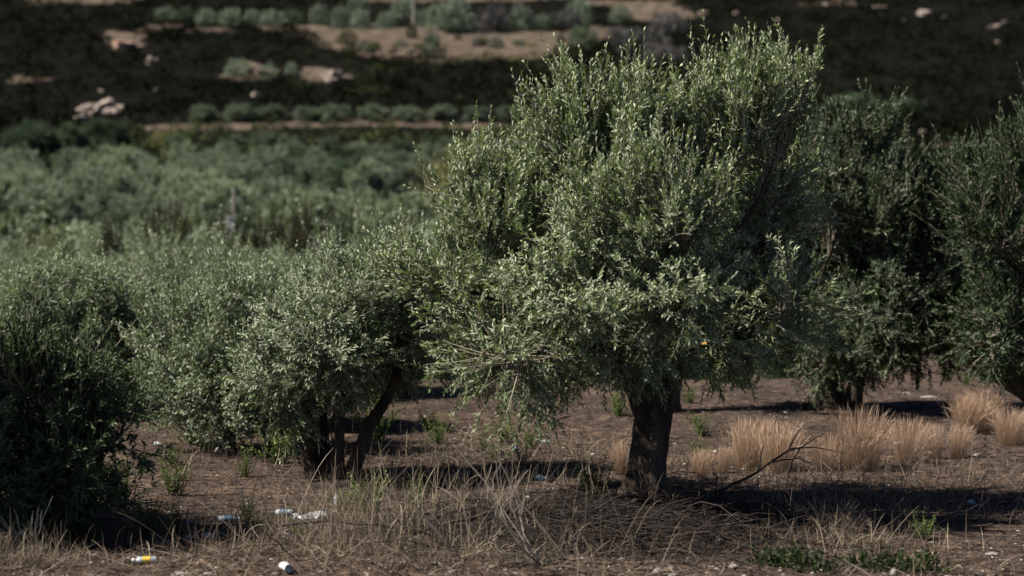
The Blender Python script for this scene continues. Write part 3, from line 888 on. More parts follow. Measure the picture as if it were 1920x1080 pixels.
# ------------------------------------------------------------------ bushes and scrub on the far hill
def bush_mesh(name, seed, mat, nf=900, leaf=.16, squash=.8, up=.4, bottom=-.25):
    rng = np.random.default_rng(seed)
    d = nrm(rng.normal(0, 1, (nf, 3)) + np.array([0, 0, .15]))
    lump = 1 + .16 * snoise(d[:, 0] * 3, d[:, 1] * 3 + d[:, 2] * 2, 1.3, seed)
    lump = lump + .34 * snoise(d[:, 0] * 4 + seed, d[:, 1] * 4, 1.9, seed + 3)
    r = lump * rng.uniform(.45, 1, nf) ** .4
    P = d * r[:, None]
    P[:, 2] = np.maximum(P[:, 2], bottom + rng.uniform(0, .1, nf)) * squash
    P[:, 2] -= bottom * squash
    ac = Acc()
    D = nrm(d * .6 + np.array([0, 0, up]) + rng.normal(0, .55, (nf, 3)))
    leaves(ac, P, D, d + rng.normal(0, .5, (nf, 3)), leaf * rng.uniform(.7, 1.4, nf), leaf * .6 * rng.uniform(.7, 1.3, nf), np.clip(rng.normal(.5, .22, nf), 0, 1), False)
    # stems inside
    A = np.zeros((7, 3)); a = rng.uniform(0, 6.28, 7)
    B = np.stack([np.cos(a) * .5, np.sin(a) * .5, np.full(7, .6 * squash)], 1)
    tubes(ac, curve(A, B, np.array([0, 0, .15]), 4, rng), np.linspace(.05, .015, 4)[None] * np.ones((7, 1)), 4, np.zeros(7))
    return ac.mesh(name, [M[mat]])


BUSH = {k: [bush_mesh('foliage', 300 + 7 * i + j, m) for j in range(2)] for i, (k, m) in enumerate(
    [('grey', 'grove_far'), ('dark', 'grove_dark'), ('green', 'scrub_green'), ('mauve', 'mauve_bush'), ('tan', 'tan_bush')])}


def bush(px, py, wpx, hpx, kind, label, group=None, name='bush', cat='bush'):
    p = hit(px, py)
    k = p[1] / FPX
    o = link(name, BUSH[kind][rg.integers(2)], None, p - np.array([0, 0, .05]))
    o.rotation_euler = (0, 0, rg.uniform(0, 6.28))
    w = wpx * k / 2
    o.scale = (w, w * rg.uniform(.85, 1.1), hpx * k)
    tag(o, label, cat, group)
    return o


G_T = 'bushes on the upper terrace'
for px, py, w, h, k, lab in [
    (597, 44, 38, 34, 'grey', 'leftmost round clipped bush at the edge of the bare slope'),
    (637, 50, 40, 36, 'grey', 'round bush standing between the leftmost round bush and the pair below the skyline dark patch'),
    (677, 54, 38, 34, 'grey', 'round dark green bush, lower one of the close pair on the upper terrace'),
    (672, 30, 44, 34, 'grey', 'round bush behind the lower one of the close pair on the upper terrace'),
    (725, 53, 36, 30, 'grey', 'small round bush alone left of the far utility pole'),
    (757, 33, 46, 36, 'grey', 'bush touching the far utility pole on its left side'),
    (792, 50, 34, 30, 'grey', 'bush directly right of the far utility pole'),
    (828, 54, 60, 46, 'grey', 'large grey green bush right of the far utility pole'),
    (866, 55, 56, 32, 'grey', 'low broad bush right of the large grey green one'),
    (858, 24, 50, 28, 'grey', 'bush behind the low broad one on the upper terrace'),
    (925, 60, 62, 48, 'mauve', 'brownish grey broad bush in the middle of the upper terrace'),
    (975, 56, 50, 44, 'grey', 'grey bush right of the brownish broad bush'),
    (1018, 54, 40, 26, 'grey', 'low bush at the right end of the bush line above the bare slope'),
    (1065, 52, 54, 34, 'mauve', 'greyish bush above the right end of the bare slope'),
    (1085, 42, 56, 42, 'grey', 'tall grey green bush at the right end of the upper terrace'),
    (1165, 42, 44, 30, 'grey', 'round bush left of the pale path at upper right'),
    (1092, 92, 62, 40, 'dark', 'dark bush at the right end of the bare slope'),
    (1085, 72, 30, 20, 'grey', 'small pale bush on top of the dark bush at the bare slope'),
    (812, 97, 34, 34, 'dark', 'dark round bush alone on the bare slope'),
    (772, 72, 22, 26, 'green', 'small green bush at the foot of the far utility pole'),
    (930, 90, 30, 20, 'dark', 'small flat bush on the right half of the bare slope'),
    (858, 74, 16, 9, 'green', 'tiny green tuft on the bare slope near the terrace edge'),
    (650, 82, 36, 24, 'green', 'green bush on the left edge of the bare slope'),
    (655, 108, 34, 24, 'green', 'green bush below the left edge of the bare slope'),
    (683, 96, 30, 18, 'dark', 'dark bush low on the left side of the bare slope')]:
    bush(px, py, w, h, k, lab, G_T)
for i, (px, py, w, h, k) in enumerate([(312, 38, 44, 24, 'grey'), (350, 40, 36, 26, 'dark'), (387, 48, 44, 30, 'grey'), (432, 46, 44, 30, 'grey'), (474, 46, 40, 26, 'grey'), (512, 48, 50, 28, 'grey'), (548, 44, 40, 24, 'dark')]):
    bush(px, py, w, h, k, '%s bush from the left in the line at the upper left' % ORD[i], 'line of bushes at the upper left')
for px, py, w, h, k, lab in [
    (447, 142, 50, 30, 'grey', 'grey bush left of the small bare patch on the dark hillside'),
    (503, 150, 34, 30, 'grey', 'grey round bush right of the small bare patch on the dark hillside'),
    (547, 142, 26, 24, 'grey', 'small grey bush left of the pale rocky patch'),
    (580, 110, 22, 16, 'green', 'tiny green bush above the pale rocky patch')]:
    bush(px, py, w, h, k, lab)
for px, py, w, h, lab in [(1200, 98, 110, 42, 'big mauve grey bush mass right above the dark slope'), (1160, 82, 60, 32, 'small mauve grey bush left of the big mauve one'),
                          (1250, 60, 70, 36, 'mauve grey bush by the pale path at upper right'), (1245, 118, 80, 34, 'mauve bush below the big mauve grey bush mass')]:
    bush(px, py, w, h, 'mauve', lab)
o = link('round_bush', bush_mesh('foliage', 377, 'tan_bush', 3200, .09, .95, .5), None)
kb = 146.0 / FPX
o.location = ((880 - 960) * kb, 146.0, float(ground_z((880 - 960) * kb, 146.0)))
o.scale = (104 * kb, 95 * kb, (CAMZ - (262 - 333) * kb - o.location.z) / 1.28)
tag(o, 'big rounded yellowish brown bush left of the large olive tree', 'bush')
bush(1600, 205, 110, 30, 'dark', 'faint long grey bush on the dark slope beyond the right tree')
bush(1700, 208, 70, 24, 'dark', 'faint small grey bush on the dark slope, right of the long one')
for k in range(26):
    a_ = rg.uniform(0, 6.28); q_ = math.sqrt(rg.random())
    cx_, cy_, rx_, ry_ = [(900, 88, 165, 20), (740, 82, 110, 20), (1010, 76, 120, 10)][rg.integers(3)]
    bush(cx_ + rx_ * q_ * math.cos(a_), cy_ + ry_ * q_ * math.sin(a_) + 8, rg.uniform(9, 30), rg.uniform(6, 15), ['green', 'dark', 'tan', 'mauve'][rg.integers(4)], 'tiny low bush dotting the bare brown slope', 'tiny bushes on the bare slope')
# greener shrubs in the dark wood
for px, py, w, h, lab in [(540, 322, 60, 44, 'yellow green bush among the darker trees below the terrace'), (455, 345, 40, 34, 'small yellow green bush at the edge of the sunlit grove'),
                          (310, 272, 70, 26, 'brown dry bush at the left end of the pale terrace strip')]:
    bush(px, py, w, h, 'green' if px != 310 else 'tan', lab)
# olive drab shrubs in front of the grove
for px, py, w, h, lab in [(575, 500, 90, 100, 'olive drab shrub standing up in the grove, left of the tan bush'), (430, 470, 80, 60, 'shrub in front of the pole with the white box'),
                          (310, 462, 90, 70, 'brownish tall shrub in the grove left of the pole'), (210, 468, 50, 56, 'thin brownish shrub left of the tall brownish shrub'),
                          (85, 490, 56, 66, 'orange tan dry shrub near the left edge of the grove'), (500, 470, 70, 62, 'olive drab shrub between the pole and the tall standing shrub')]:
    Dg = 56.0
    k = Dg / FPX
    x = (px - 960) * k
    z = float(ground_z(x, Dg))
    top = 333 - 0
    hh = CAMZ - (py - h - 333) * k - z
    ww = w * k * 1.35
    o = put('gt' if px == 85 else 'gb', lab, (x, Dg, z), rg.uniform(0, 6.28), (ww / 3.2, ww / 3.2, hh / 2.95), None)
    o.name = 'shrub'
    o['category'] = 'shrub'

# dense maquis, mostly near black to stand in for shade, too many to count
def scrub_mass(name, mat, seed, n, cond, size, leafs, per, flat=.8, y0=296):
    rng = np.random.default_rng(seed)
    y = rng.uniform(y0, 640 if y0 > 290 else 330, n * 3)
    x = rng.uniform(-1, 1, n * 3) * y * .26
    z = ground_z(x, y)
    PX = 960 + x / y * FPX; PY = 333 - (z - CAMZ) / y * FPX
    ok = cond(PX, PY, x, y)
    x, y, z = x[ok][:n], y[ok][:n], z[ok][:n]
    m = len(x)
    C = np.stack([x, y, z], 1)
    sz = rng.uniform(size[0], size[1], m)
    d = nrm(rng.normal(0, 1, (m, per, 3)))
    d[..., 2] = np.abs(d[..., 2])
    P = C[:, None] + d * sz[:, None, None] * rng.uniform(.5, 1, (m, per, 1)) ** .5 * np.array([1, 1, flat])
    D = nrm(d * .5 + np.array([0, 0, .3]) + rng.normal(0, .6, d.shape))
    L = leafs * rng.uniform(.6, 1.5, (m, per)) * (sz[:, None] / np.mean(size)) ** .5
    tone = np.clip(rng.normal(.45, .22, (m, 1)) + rng.normal(0, .12, (m, per)), 0, 1)
    ac = Acc()
    f = lambda a: a.reshape(-1, 3)
    leaves(ac, f(P), f(D), f(d + rng.normal(0, .5, d.shape)), L.ravel(), L.ravel() * .6, tone.ravel(), False)
    o = link(name, ac.mesh(name, [M[mat]]))
    o['kind'] = 'stuff'
    o['label'] = 'dense dark evergreen scrub covering the hillside'
    return o


BARE = [(900, 90, 185, 22), (740, 78, 135, 26), (1010, 75, 145, 12), (660, 66, 95, 12), (600, 140, 52, 20), (470, 135, 38, 14), (1235, 28, 75, 14), (1170, 10, 90, 6),
        (160, -4, 105, 12), (235, 75, 32, 15), (190, 202, 50, 24), (283, 108, 14, 16), (850, 30, 270, 28), (560, 52, 70, 6)]


def not_bare(PX, PY, x, y):
    ok = np.ones_like(PX, bool)
    for cx, cy, rx, ry in BARE:
        ok &= ((PX - cx) / rx) ** 2 + ((PY - cy) / ry) ** 2 > 1
    ok &= ~((np.abs(y - 303) < 6) & (PX > 260))
    ok &= ~((y > 306) & (y < 325) & (PX > 340) & (PX < 1000))
    return ok


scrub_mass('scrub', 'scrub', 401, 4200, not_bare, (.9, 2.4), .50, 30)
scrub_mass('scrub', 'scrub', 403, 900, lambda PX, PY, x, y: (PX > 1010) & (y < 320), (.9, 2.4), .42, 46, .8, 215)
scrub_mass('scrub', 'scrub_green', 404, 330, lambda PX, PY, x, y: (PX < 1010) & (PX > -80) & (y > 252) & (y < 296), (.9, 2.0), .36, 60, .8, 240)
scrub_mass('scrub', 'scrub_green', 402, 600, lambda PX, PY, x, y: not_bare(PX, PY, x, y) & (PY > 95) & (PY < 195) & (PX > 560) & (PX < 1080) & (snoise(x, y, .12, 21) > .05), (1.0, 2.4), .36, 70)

# ------------------------------------------------------------------ rocks, poles and the white hut on the hill
def rock_mesh(name, seed, mat, sub=3, rough=.35, flat=(1, 1, .7), smooth=False):
    import bmesh
    bm = bmesh.new()
    bmesh.ops.create_icosphere(bm, subdivisions=sub, radius=1)
    off = Vector((seed * 3.1, seed * 1.7, seed * .9))
    for v in bm.verts:
        c = v.co.copy()
        k = 1 + rough * mnoise.fractal(c * 1.3 + off, 1.0, 2.0, 4)
        cell = mnoise.noise(c * 2.6 + off)
        k += rough * .35 * (round(cell * 3) / 3)
        v.co = Vector((c.x * flat[0], c.y * flat[1], c.z * flat[2])) * k
    me = bpy.data.meshes.new(name)
    bm.to_mesh(me); bm.free()
    me.materials.append(M[mat])
    if smooth:
        me.polygons.foreach_set('use_smooth', np.ones(len(me.polygons), bool))
    return me


def rock(px, py, wpx, hpx, seed, mat, label, name='rock', cat='rock', group=None, sub=3, rough=.4):
    p = hit(px, py)
    k = p[1] / FPX
    o = link(name, rock_mesh(name, seed, mat, sub, rough), None, p)
    w = wpx * k / 2 * (.8 if name == 'stone' else 1)
    o.scale = (w, w * .8, hpx * k / 1.1 * (.8 if name == 'stone' else 1))
    o.rotation_euler = (0, 0, seed * .7)
    tag(o, label, cat, group)
    return o


rock(283, 120, 26, 24, 1, 'outcrop', 'single pale boulder on the dark hillside at upper left')
rock(232, 88, 60, 18, 2, 'red_outcrop', 'reddish broken rock face above and left of the single boulder')
rock(182, 212, 76, 30, 3, 'outcrop', 'biggest jagged grey outcrop on the dark hillside at left', rough=.9)
rock(157, 228, 40, 22, 4, 'outcrop', 'lower left shoulder beside the biggest jagged outcrop', rough=.7)
rock(222, 206, 44, 14, 5, 'outcrop', 'low rock at the right end of the biggest jagged outcrop', rough=.7)
rock(190, 172, 14, 8, 6, 'outcrop', 'small rock just above the biggest jagged outcrop')
rock(310, 290, 30, 12, 7, 'stone', 'white rock at the edge of the sunlit grove')
rock(480, 180, 20, 12, 8, 'outcrop', 'small pale rock above the straight row of trees')
rock(292, 170, 12, 12, 9, 'outcrop', 'small greenish rock below the single boulder')
rock(625, 150, 60, 26, 10, 'outcrop', 'pale rocky bank at the left of the dark scrub band', rough=.7)
for i, (px, py, w, h, lab) in enumerate([(1735, 28, 40, 14, 'broad pale rock at upper right on the dark slope'), (1768, 34, 12, 8, 'small pale rock right of the broad one at upper right'),
                                         (1866, 54, 26, 14, 'pale rock near the right edge on the dark slope'), (1884, 44, 10, 8, 'tiny rock touching the pale rock near the right edge'),
                                         (1870, 82, 12, 9, 'small pale rock below the one near the right edge'), (1694, 40, 8, 6, 'tiny pale rock left of the broad one at upper right'),
                                         (1458, 40, 10, 8, 'tiny pale rock above the top of the large olive tree'), (1550, 10, 14, 8, 'orange pale rock at the top edge right of the tree top'),
                                         (1320, 24, 22, 7, 'flat pale rock at the top edge above the tree'), (1382, 26, 18, 7, 'second flat pale rock at the top edge above the tree'),
                                         (1650, 16, 34, 9, 'long flat pale rock left of the broad one at upper right'), (1730, 250, 14, 12, 'pale rock low on the dark slope behind the right tree')]):
    rock(px, py, w, h, 20 + i, 'outcrop', lab)
# low bank of brown earth behind the greener tree
M['brown_earth'] = noise_mat('brown_earth', [(.3, (.035, .022, .018)), (.7, (.075, .048, .038))], .8, 6, .95, 0, .5, 2, .2)
rock(1800, 282, 150, 18, 40, 'brown_earth', 'brown earth bank glimpsed above the greener tree at right', 'earth_bank', 'bank', rough=.25)


def pole(px, py, top_px, wpx, D=None, label='', box=False):
    p = hit(px, py) if D is None else None
    if D is not None:
        x = (px - 960) / FPX * D
        p = np.array([x, D, float(ground_z(x, D))])
    k = p[1] / FPX
    H = CAMZ - (top_px - 333) * k - p[2]
    rt = thing('utility_pole', label, 'pole', p)
    ac = Acc()
    r = wpx * k / 2
    tubes(ac, np.array([[[0, 0, -.3], [0, 0, H * .5], [0, 0, H]]]), np.array([[r, r * .85, r * .7]]), 12, .5)
    link('shaft', ac.mesh('shaft', [M['wood_pole']], True), rt)
    ac = Acc()
    tubes(ac, np.array([[[-.8, 0, H - .35], [0, 0, H - .35], [.8, 0, H - .35]]]), np.full((1, 3), .055), 6, .5)
    if box is None:
        link('crossarm', ac.mesh('crossarm', [M['wood_pole']]), rt)
    return rt, p, k


def box_mesh(name, sx, sy, sz, mat, bev=.02):
    import bmesh
    bm = bmesh.new()
    bmesh.ops.create_cube(bm, size=1)
    bmesh.ops.scale(bm, vec=(sx, sy, sz), verts=bm.verts)
    bmesh.ops.translate(bm, vec=(0, 0, sz / 2), verts=bm.verts)
    bmesh.ops.bevel(bm, geom=bm.edges[:], offset=min(bev, sx * .2), segments=2, affect='EDGES')
    me = bpy.data.meshes.new(name); bm.to_mesh(me); bm.free()
    me.materials.append(M[mat])
    return me


pole(776, 62, -60, 6, None, 'grey utility pole standing on the upper terrace', None)
rt, p, k = pole(439, 440, 352, 8, 88.0, 'slim grey pole rising from the grove with a white box behind its foot')
# white meter box next to the slim pole
zb = CAMZ - (430 - 333) * k
rt = thing('meter_box', 'white meter box standing left of the slim pole in the grove', 'box', (p[0] - 5 * k, p[1] - .3, p[2]))
link('plinth', box_mesh('plinth', .2, .2, zb - p[2], 'whitewash'), rt)
link('cabinet', box_mesh('cabinet', .30, .26, 22 * k, 'whitewash'), rt, (0, 0, zb - p[2] + .002))
link('lid', box_mesh('lid', .34, .30, .04, 'whitewash'), rt, (0, 0, zb - p[2] + 22 * k + .004))

# small white hut far behind the top of the large tree
p = hit(1116, 215)
k = p[1] / FPX
rt = thing('hut', 'small white hut far off behind the top of the large olive tree', 'hut', p, None, .5)
hw, hh = 24 * k, 36 * k
link('wall', box_mesh('wall', hw, hw, hh, 'whitewash', .05), rt)
me = build_mesh('roof', np.array([[-.56, -.56, 0], [.56, -.56, 0], [.56, .56, 0], [-.56, .56, 0], [0, -.56, .45], [0, .56, .45]]) * hw + np.array([0, 0, hh]),
                [np.array([[0, 1, 4], [2, 3, 5]]), np.array([[1, 2, 5, 4], [3, 0, 4, 5], [3, 2, 1, 0]])], [M['whitewash']])
link('roof', me, rt)
link('door', box_mesh('door', hw * .3, .06, hh * .6, 'bark', .01), rt, (0, -hw / 2, 0))

# ------------------------------------------------------------------ ground cover near the camera
def frame_pts(rng, n, d0, d1, power=1.0, margin=1.15):
    y = d0 + (d1 - d0) * rng.random(n) ** power
    x = rng.uniform(-1, 1, n) * y * .212 * margin
    return x, y


def ground_pts(x, y, dz=0):
    return np.stack([x, y, ground_z(x, y) + dz], 1)


# lying straw and stalks
rng = np.random.default_rng(900)
ac = Acc()
x, y = frame_pts(rng, 60000, 13.8, 30.5, 1.25)
dens = snoise(x, y, .9, 31) + .7 * snoise(x, y, 2.6, 32) + rng.normal(0, .35, len(x))
dens += .9 * np.exp(-((x + .55) / 1.0) ** 2 - ((y - 16.0) / 1.3) ** 2) + .3 * (y < 15.6) * (x > -.9)
dens -= .3 * np.clip((y - 20) / 6, 0, 1)
dens -= .55 * np.clip((y - 15.9) / .8, 0, 1) * ((x < -1.3) | (x > 1.0))
kk = dens > .35
x, y = x[kk], y[kk]
n = len(x)
A = ground_pts(x, y, .004)
a = rng.uniform(0, 6.28, n)
L = rng.uniform(.05, .22, n) * (1 + (rng.random(n) < .1))
el = np.abs(rng.normal(0, .25, n))
D = np.stack([np.cos(a) * np.cos(el), np.sin(a) * np.cos(el), np.sin(el)], 1)
B = A + D * L[:, None]
B[:, 2] = np.maximum(B[:, 2], ground_z(B[:, 0], B[:, 1]) + .004)
P = curve(A, B, rng.normal(0, .02, (n, 3)) + np.array([0, 0, .02]), 4, rng)
side = nrm(np.cross(D, rng.normal(0, .5, (n, 3)) + np.array([0, 0, 1])))
W = np.array([1, .9, .7, .3])[None] * rng.uniform(.003, .007, (n, 1))
ribbons(ac, P, W, side, np.clip(rng.normal(.4, .25, n), 0, 1))
o = link('dry_straw', ac.mesh('dry_straw', [M['straw']])); o['kind'] = 'stuff'; o['label'] = 'dry straw and stalks lying over the bare earth'

# thin standing dry grass
ac = Acc()
cx = [(-.95, 16.2, .55, .5, 900), (-.35, 16.6, .45, .5, 900), (-.6, 15.4, .9, .5, 650), (.1, 15.7, .5, .3, 160), (1.9, 18.2, 1.0, .5, 700), (2.3, 16.4, .35, .25, 450), (-1.5, 17.3, .6, .4, 400),
      (-2.6, 15.3, .9, .4, 60), (2.8, 15.2, 1.2, .8, 240), (-3.2, 15.2, .3, .25, 420), (1.0, 21, 2.2, 1.0, 900), (3.2, 19.5, 1.0, .7, 700), (-.3, 20, 1.5, 1, 500), (-2.2, 21, 1.2, 1.2, 500)]
for gx, gy, sx, sy, n in cx:
    x = rng.normal(gx, sx, n); y = rng.normal(gy, sy, n)
    A = ground_pts(x, y)
    L = rng.uniform(.06, .26, n) * (1 + .6 * (rng.random(n) < .08))
    a = rng.uniform(0, 6.28, n); el = np.radians(rng.uniform(25, 88, n))
    D = np.stack([np.cos(a) * np.cos(el), np.sin(a) * np.cos(el), np.sin(el)], 1)
    B = A + D * L[:, None]
    P = curve(A, B, np.array([0, 0, .18])[None] * L[:, None] + rng.normal(0, .02, (n, 3)), 5, rng)
    side = nrm(np.cross(D, rng.normal(0, 1, (n, 3))))
    W = np.array([1, .9, .8, .6, .2])[None] * rng.uniform(.0025, .006, (n, 1))
    ribbons(ac, P, W, side, np.clip(rng.normal(.5, .25, n), 0, 1))
n = 720
x = rng.normal(-.65, .6, n); y = rng.normal(16.5, .7, n)
A = ground_pts(x, y); L = rng.uniform(.22, .62, n); a = rng.uniform(0, 6.28, n); el = np.radians(rng.uniform(35, 88, n))
D = np.stack([np.cos(a) * np.cos(el), np.sin(a) * np.cos(el), np.sin(el)], 1)
P = curve(A, A + D * L[:, None], np.array([0, 0, .2])[None] * L[:, None] + rng.normal(0, .03, (n, 3)), 6, rng)
ribbons(ac, P, np.array([1, .9, .8, .7, .9, .2])[None] * rng.uniform(.0022, .0048, (n, 1)), nrm(np.cross(D, rng.normal(0, 1, (n, 3)))), np.clip(rng.normal(.7, .2, n), 0, 1))
o = link('dry_grass', ac.mesh('dry_grass', [M['straw']])); o['kind'] = 'stuff'; o['label'] = 'thin dry grass standing in the foreground and under the trees'

# twig litter and fallen leaves
ac = Acc()
x, y = frame_pts(rng, 6500, 13.8, 28, 1.3)
n = len(x)
A = ground_pts(x, y, .006); a = rng.uniform(0, 6.28, n); L = rng.uniform(.04, .2, n)
B = A + np.stack([np.cos(a) * L, np.sin(a) * L, rng.uniform(0, .03, n)], 1)
B[:, 2] = np.maximum(B[:, 2], ground_z(B[:, 0], B[:, 1]) + .005)
tubes(ac, curve(A, B, rng.normal(0, .012, (n, 3)), 3, rng), np.array([1, .8, .5])[None] * rng.uniform(.002, .005, (n, 1)), 3, rng.random(n))
o = link('twig_litter', ac.mesh('twig_litter', [M['brush']])); o['kind'] = 'stuff'; o['label'] = 'small twigs scattered on the soil'
ac = Acc()
x, y = frame_pts(rng, 16000, 13.8, 30, 1.3)
n = len(x)
leaves(ac, ground_pts(x, y, .008), np.stack([rng.normal(0, 1, n), rng.normal(0, 1, n), rng.normal(0, .15, n)], 1), rng.normal(0, .35, (n, 3)) + np.array([0, 0, 1]), rng.uniform(.03, .06, n), rng.uniform(.01, .02, n), rng.random(n), False)
o = link('fallen_leaves', ac.mesh('fallen_leaves', [M['brush']])); o['kind'] = 'stuff'; o['label'] = 'dry fallen leaves on the soil'

# gravel and clods
ac = Acc()
x, y = frame_pts(rng, 9000, 13.8, 30, 1.4)
kk = (snoise(x, y, 1.1, 41) + rng.normal(0, .5, len(x)) + .8 * (y < 15.4)) > .35
x, y = x[kk], y[kk]; n = len(x)
oct_ = np.array([[1, 0, 0], [0, 1, 0], [-1, 0, 0], [0, -1, 0], [0, 0, .7], [0, 0, -.5], [.6, .6, .4], [-.6, .6, .35], [-.6, -.6, .4], [.6, -.6, .35]])
tri = np.array([[0, 6, 4], [6, 1, 4], [1, 7, 4], [7, 2, 4], [2, 8, 4], [8, 3, 4], [3, 9, 4], [9, 0, 4], [0, 1, 6], [1, 2, 7], [2, 3, 8], [3, 0, 9]])
sz = rng.lognormal(math.log(.010), .5, n)
a = rng.uniform(0, 6.28, n)
V = oct_[None] * rng.uniform(.6, 1.25, (n, 10, 1)) * np.stack([sz, sz * rng.uniform(.6, 1, n), sz * rng.uniform(.4, .8, n)], 1)[:, None]
V = np.stack([V[..., 0] * np.cos(a)[:, None] - V[..., 1] * np.sin(a)[:, None], V[..., 0] * np.sin(a)[:, None] + V[..., 1] * np.cos(a)[:, None], V[..., 2]], -1)
V += ground_pts(x, y, .001)[:, None]
M['gravel'] = rnd_mat('gravel', [(0, (.12, .10, .085)), (.6, (.24, .21, .18)), (1, (.46, .44, .40))], .95, .1)
ac.add(V.reshape(-1, 3), [(np.arange(n) * 10)[:, None, None] .repeat(12, 1).reshape(-1, 1) + np.tile(tri, (n, 1))], np.repeat(rng.random(n) ** 1.5, 10))
o = link('gravel', ac.mesh('gravel', [M['gravel']])); o['kind'] = 'stuff'; o['label'] = 'gravel and clods strewn over the verge'

# ------------------------------------------------------------------ the pile of cut brush under the large tree
Bp = hit(1100, 985)
rt = thing('brush_pile', 'long low heap of dead brown brushwood in front of the thick trunk', 'brush pile', Bp)
rngb = np.random.default_rng(910)
def pile_z(x, y):
    u = (x - .35) / 1.55; v = (y - (16.55 + .26 * x)) / 1.2
    return ground_z(x, y) + .17 * np.clip(1 - u ** 2, 0, 1) * np.clip(1 - v ** 2, 0, 1) * (1 + .7 * snoise(x, y, 2.4, 77))
def pile_sticks(n, Lr, rr, K, S):
    u = rngb.normal(.42, .75, n); v = rngb.normal(0, .54, n)
    x = u; y = 16.6 + .26 * u + v
    a = rngb.normal(.2, .75, n) + np.pi * (rngb.random(n) < .5)
    L = rngb.uniform(Lr[0], Lr[1], n)
    el = rngb.normal(.08, .20, n)
    dx = np.cos(a) * np.cos(el) * L / 2; dy = np.sin(a) * np.cos(el) * L / 2; dz = np.sin(el) * L / 2
    zc = pile_z(x, y) - np.abs(rngb.normal(0, .06, n)) + .015
    A = np.stack([x - dx, y - dy, np.maximum(zc - dz, ground_z(x - dx, y - dy) + .005)], 1)
    B = np.stack([x + dx, y + dy, np.maximum(zc + dz, ground_z(x + dx, y + dy) + .005)], 1)
    P = curve(A, B, rngb.normal(0, .09, (n, 3)) * L[:, None] * 1.6, K, rngb, wob=.009)
    return P - Bp, np.linspace(1, .4, K)[None] * rngb.uniform(rr[0], rr[1], (n, 1))
ac = Acc()
P, rr = pile_sticks(3800, (.25, .8), (.0022, .0055), 5, 3)
tubes(ac, P, rr, 3, np.clip(rngb.normal(.4, .28, len(P)), 0, 1))
link('brushwood', ac.mesh('brushwood', [M['brush']]), rt)['kind'] = 'stuff'
P, rr = pile_sticks(60, (.4, 1.2), (.006, .015), 8, 6)
for i in range(len(P)):
    ac = Acc()
    tubes(ac, P[i:i + 1], rr[i:i + 1], 6, float(rngb.uniform(.1, .8)))
    link('stick', ac.mesh('stick', [M['brush']], True), rt)

# pale bare twigs rising left of the pile, the orange sprig, the fallen branch and loose dry stalks
def branching(rng, base, spec, mat, S=5):
    """spec: list of (points px/py list at depth D, r0, r1)"""
    ac = Acc()
    for pts, r0, r1 in spec:
        P = np.array(pts) - base
        t0 = np.linspace(0, 1, len(P)); t = np.linspace(0, 1, len(P) * 3)
        Q = np.stack([np.interp(t, t0, P[:, k]) for k in range(3)], 1)
        Q[1:-1] = (Q[:-2] + 2 * Q[1:-1] + Q[2:]) / 4
        Q[1:-1] += rng.normal(0, .004, Q[1:-1].shape)
        tubes(ac, Q[None], np.linspace(r0, r1, len(Q))[None], S, float(rng.uniform(.3, .9)))
    return ac.mesh('branches', [M[mat]], True)


def px_list(D, pts):
    return [at(px, py, D + (q[0] if q else 0)) for px, py, *q in pts]


b = hit(1285, 948); D = b[1]
rt = thing('fallen_branch', 'forked dead branch propped up right of the thick trunk', 'branch', b)
for nm, pts, r0, r1 in [('stem', [(1275, 952), (1330, 925), (1370, 912, .1), (1420, 885, .1), (1450, 862, .1), (1478, 845, .1)], 0.0136, 0.0081),
                        ('fork', [(1478, 845, .1), (1490, 820, .1), (1500, 805, .1)], 0.0074, 0.0031), ('fork', [(1476, 846, .1), (1505, 838, .0), (1530, 822, .0), (1546, 812, 0)], 0.0062, 0.0025),
                        ('fork', [(1480, 843, .1), (1520, 838, .2), (1550, 842, .2), (1580, 850, .2)], 0.0056, 0.0025), ('fork', [(1340, 922), (1345, 895, -.1), (1338, 886, -.1)], 0.0062, 0.0037),
                        ('fork', [(1440, 868, .1), (1500, 858, -.1), (1520, 870, -.1)], .007, .003), ('fork', [(1425, 880, .1), (1428, 850, .1), (1434, 835, .1)], .006, .003),
                        ('fork', [(1500, 838, .1), (1480, 880, 0), (1478, 905, 0)], .006, .003)]:
    link(nm, branching(rngb, b, [(px_list(D, pts), r0, r1)], 'brush'), rt)
b = hit(1222, 968); D = b[1]
sp = [([(1222, 972), (1220, 940), (1214, 905), (1208, 880)], .007, .003), ([(1220, 945), (1200, 925), (1192, 900), (1184, 880)], .005, .002), ([(1219, 925), (1224, 895), (1216, 875)], .005, .002),
      ([(1200, 925), (1205, 900), (1198, 882)], .004, .002), ([(1214, 905), (1206, 890), (1203, 870)], .004, .002), ([(1221, 950), (1228, 925), (1226, 900)], .004, .002)]
o = link('dead_sprig', branching(rngb, b, [(px_list(D, p), r0, r1) for p, r0, r1 in sp], 'gold'), None, b)
tag(o, 'bare orange sprig standing in front of the thick trunk', 'sprig')
b = hit(1015, 1060); D = b[1]
sp = []
for k in range(13):
    x0 = 1012 + rngb.normal(0, 26); x1 = 925 + rngb.normal(0, 58); y1 = 915 + rngb.normal(0, 45)
    xm = (x0 + x1) / 2 - 6 + rngb.normal(0, 12); ym = (1055 + y1) / 2 + 8
    e = rngb.normal(0, .15)
    sp.append(([(x0, 1058), (xm, ym, e / 2), (x1, y1, e)], .005, .0018))
    sp.append(([(xm, ym, e / 2), (xm - rngb.uniform(-10, 25), ym - 35, e), (xm - rngb.uniform(-15, 30), ym - 65, e)], .003, .0014))
o = link('dead_bush', branching(rngb, b, [(px_list(D, p), r0, r1) for p, r0, r1 in sp], 'twig', 4), None, b)
tag(o, 'fan of bare grey twigs leaning left at the left end of the brush heap', 'dead bush')
b = hit(70, 1040); D = b[1]
sp = []
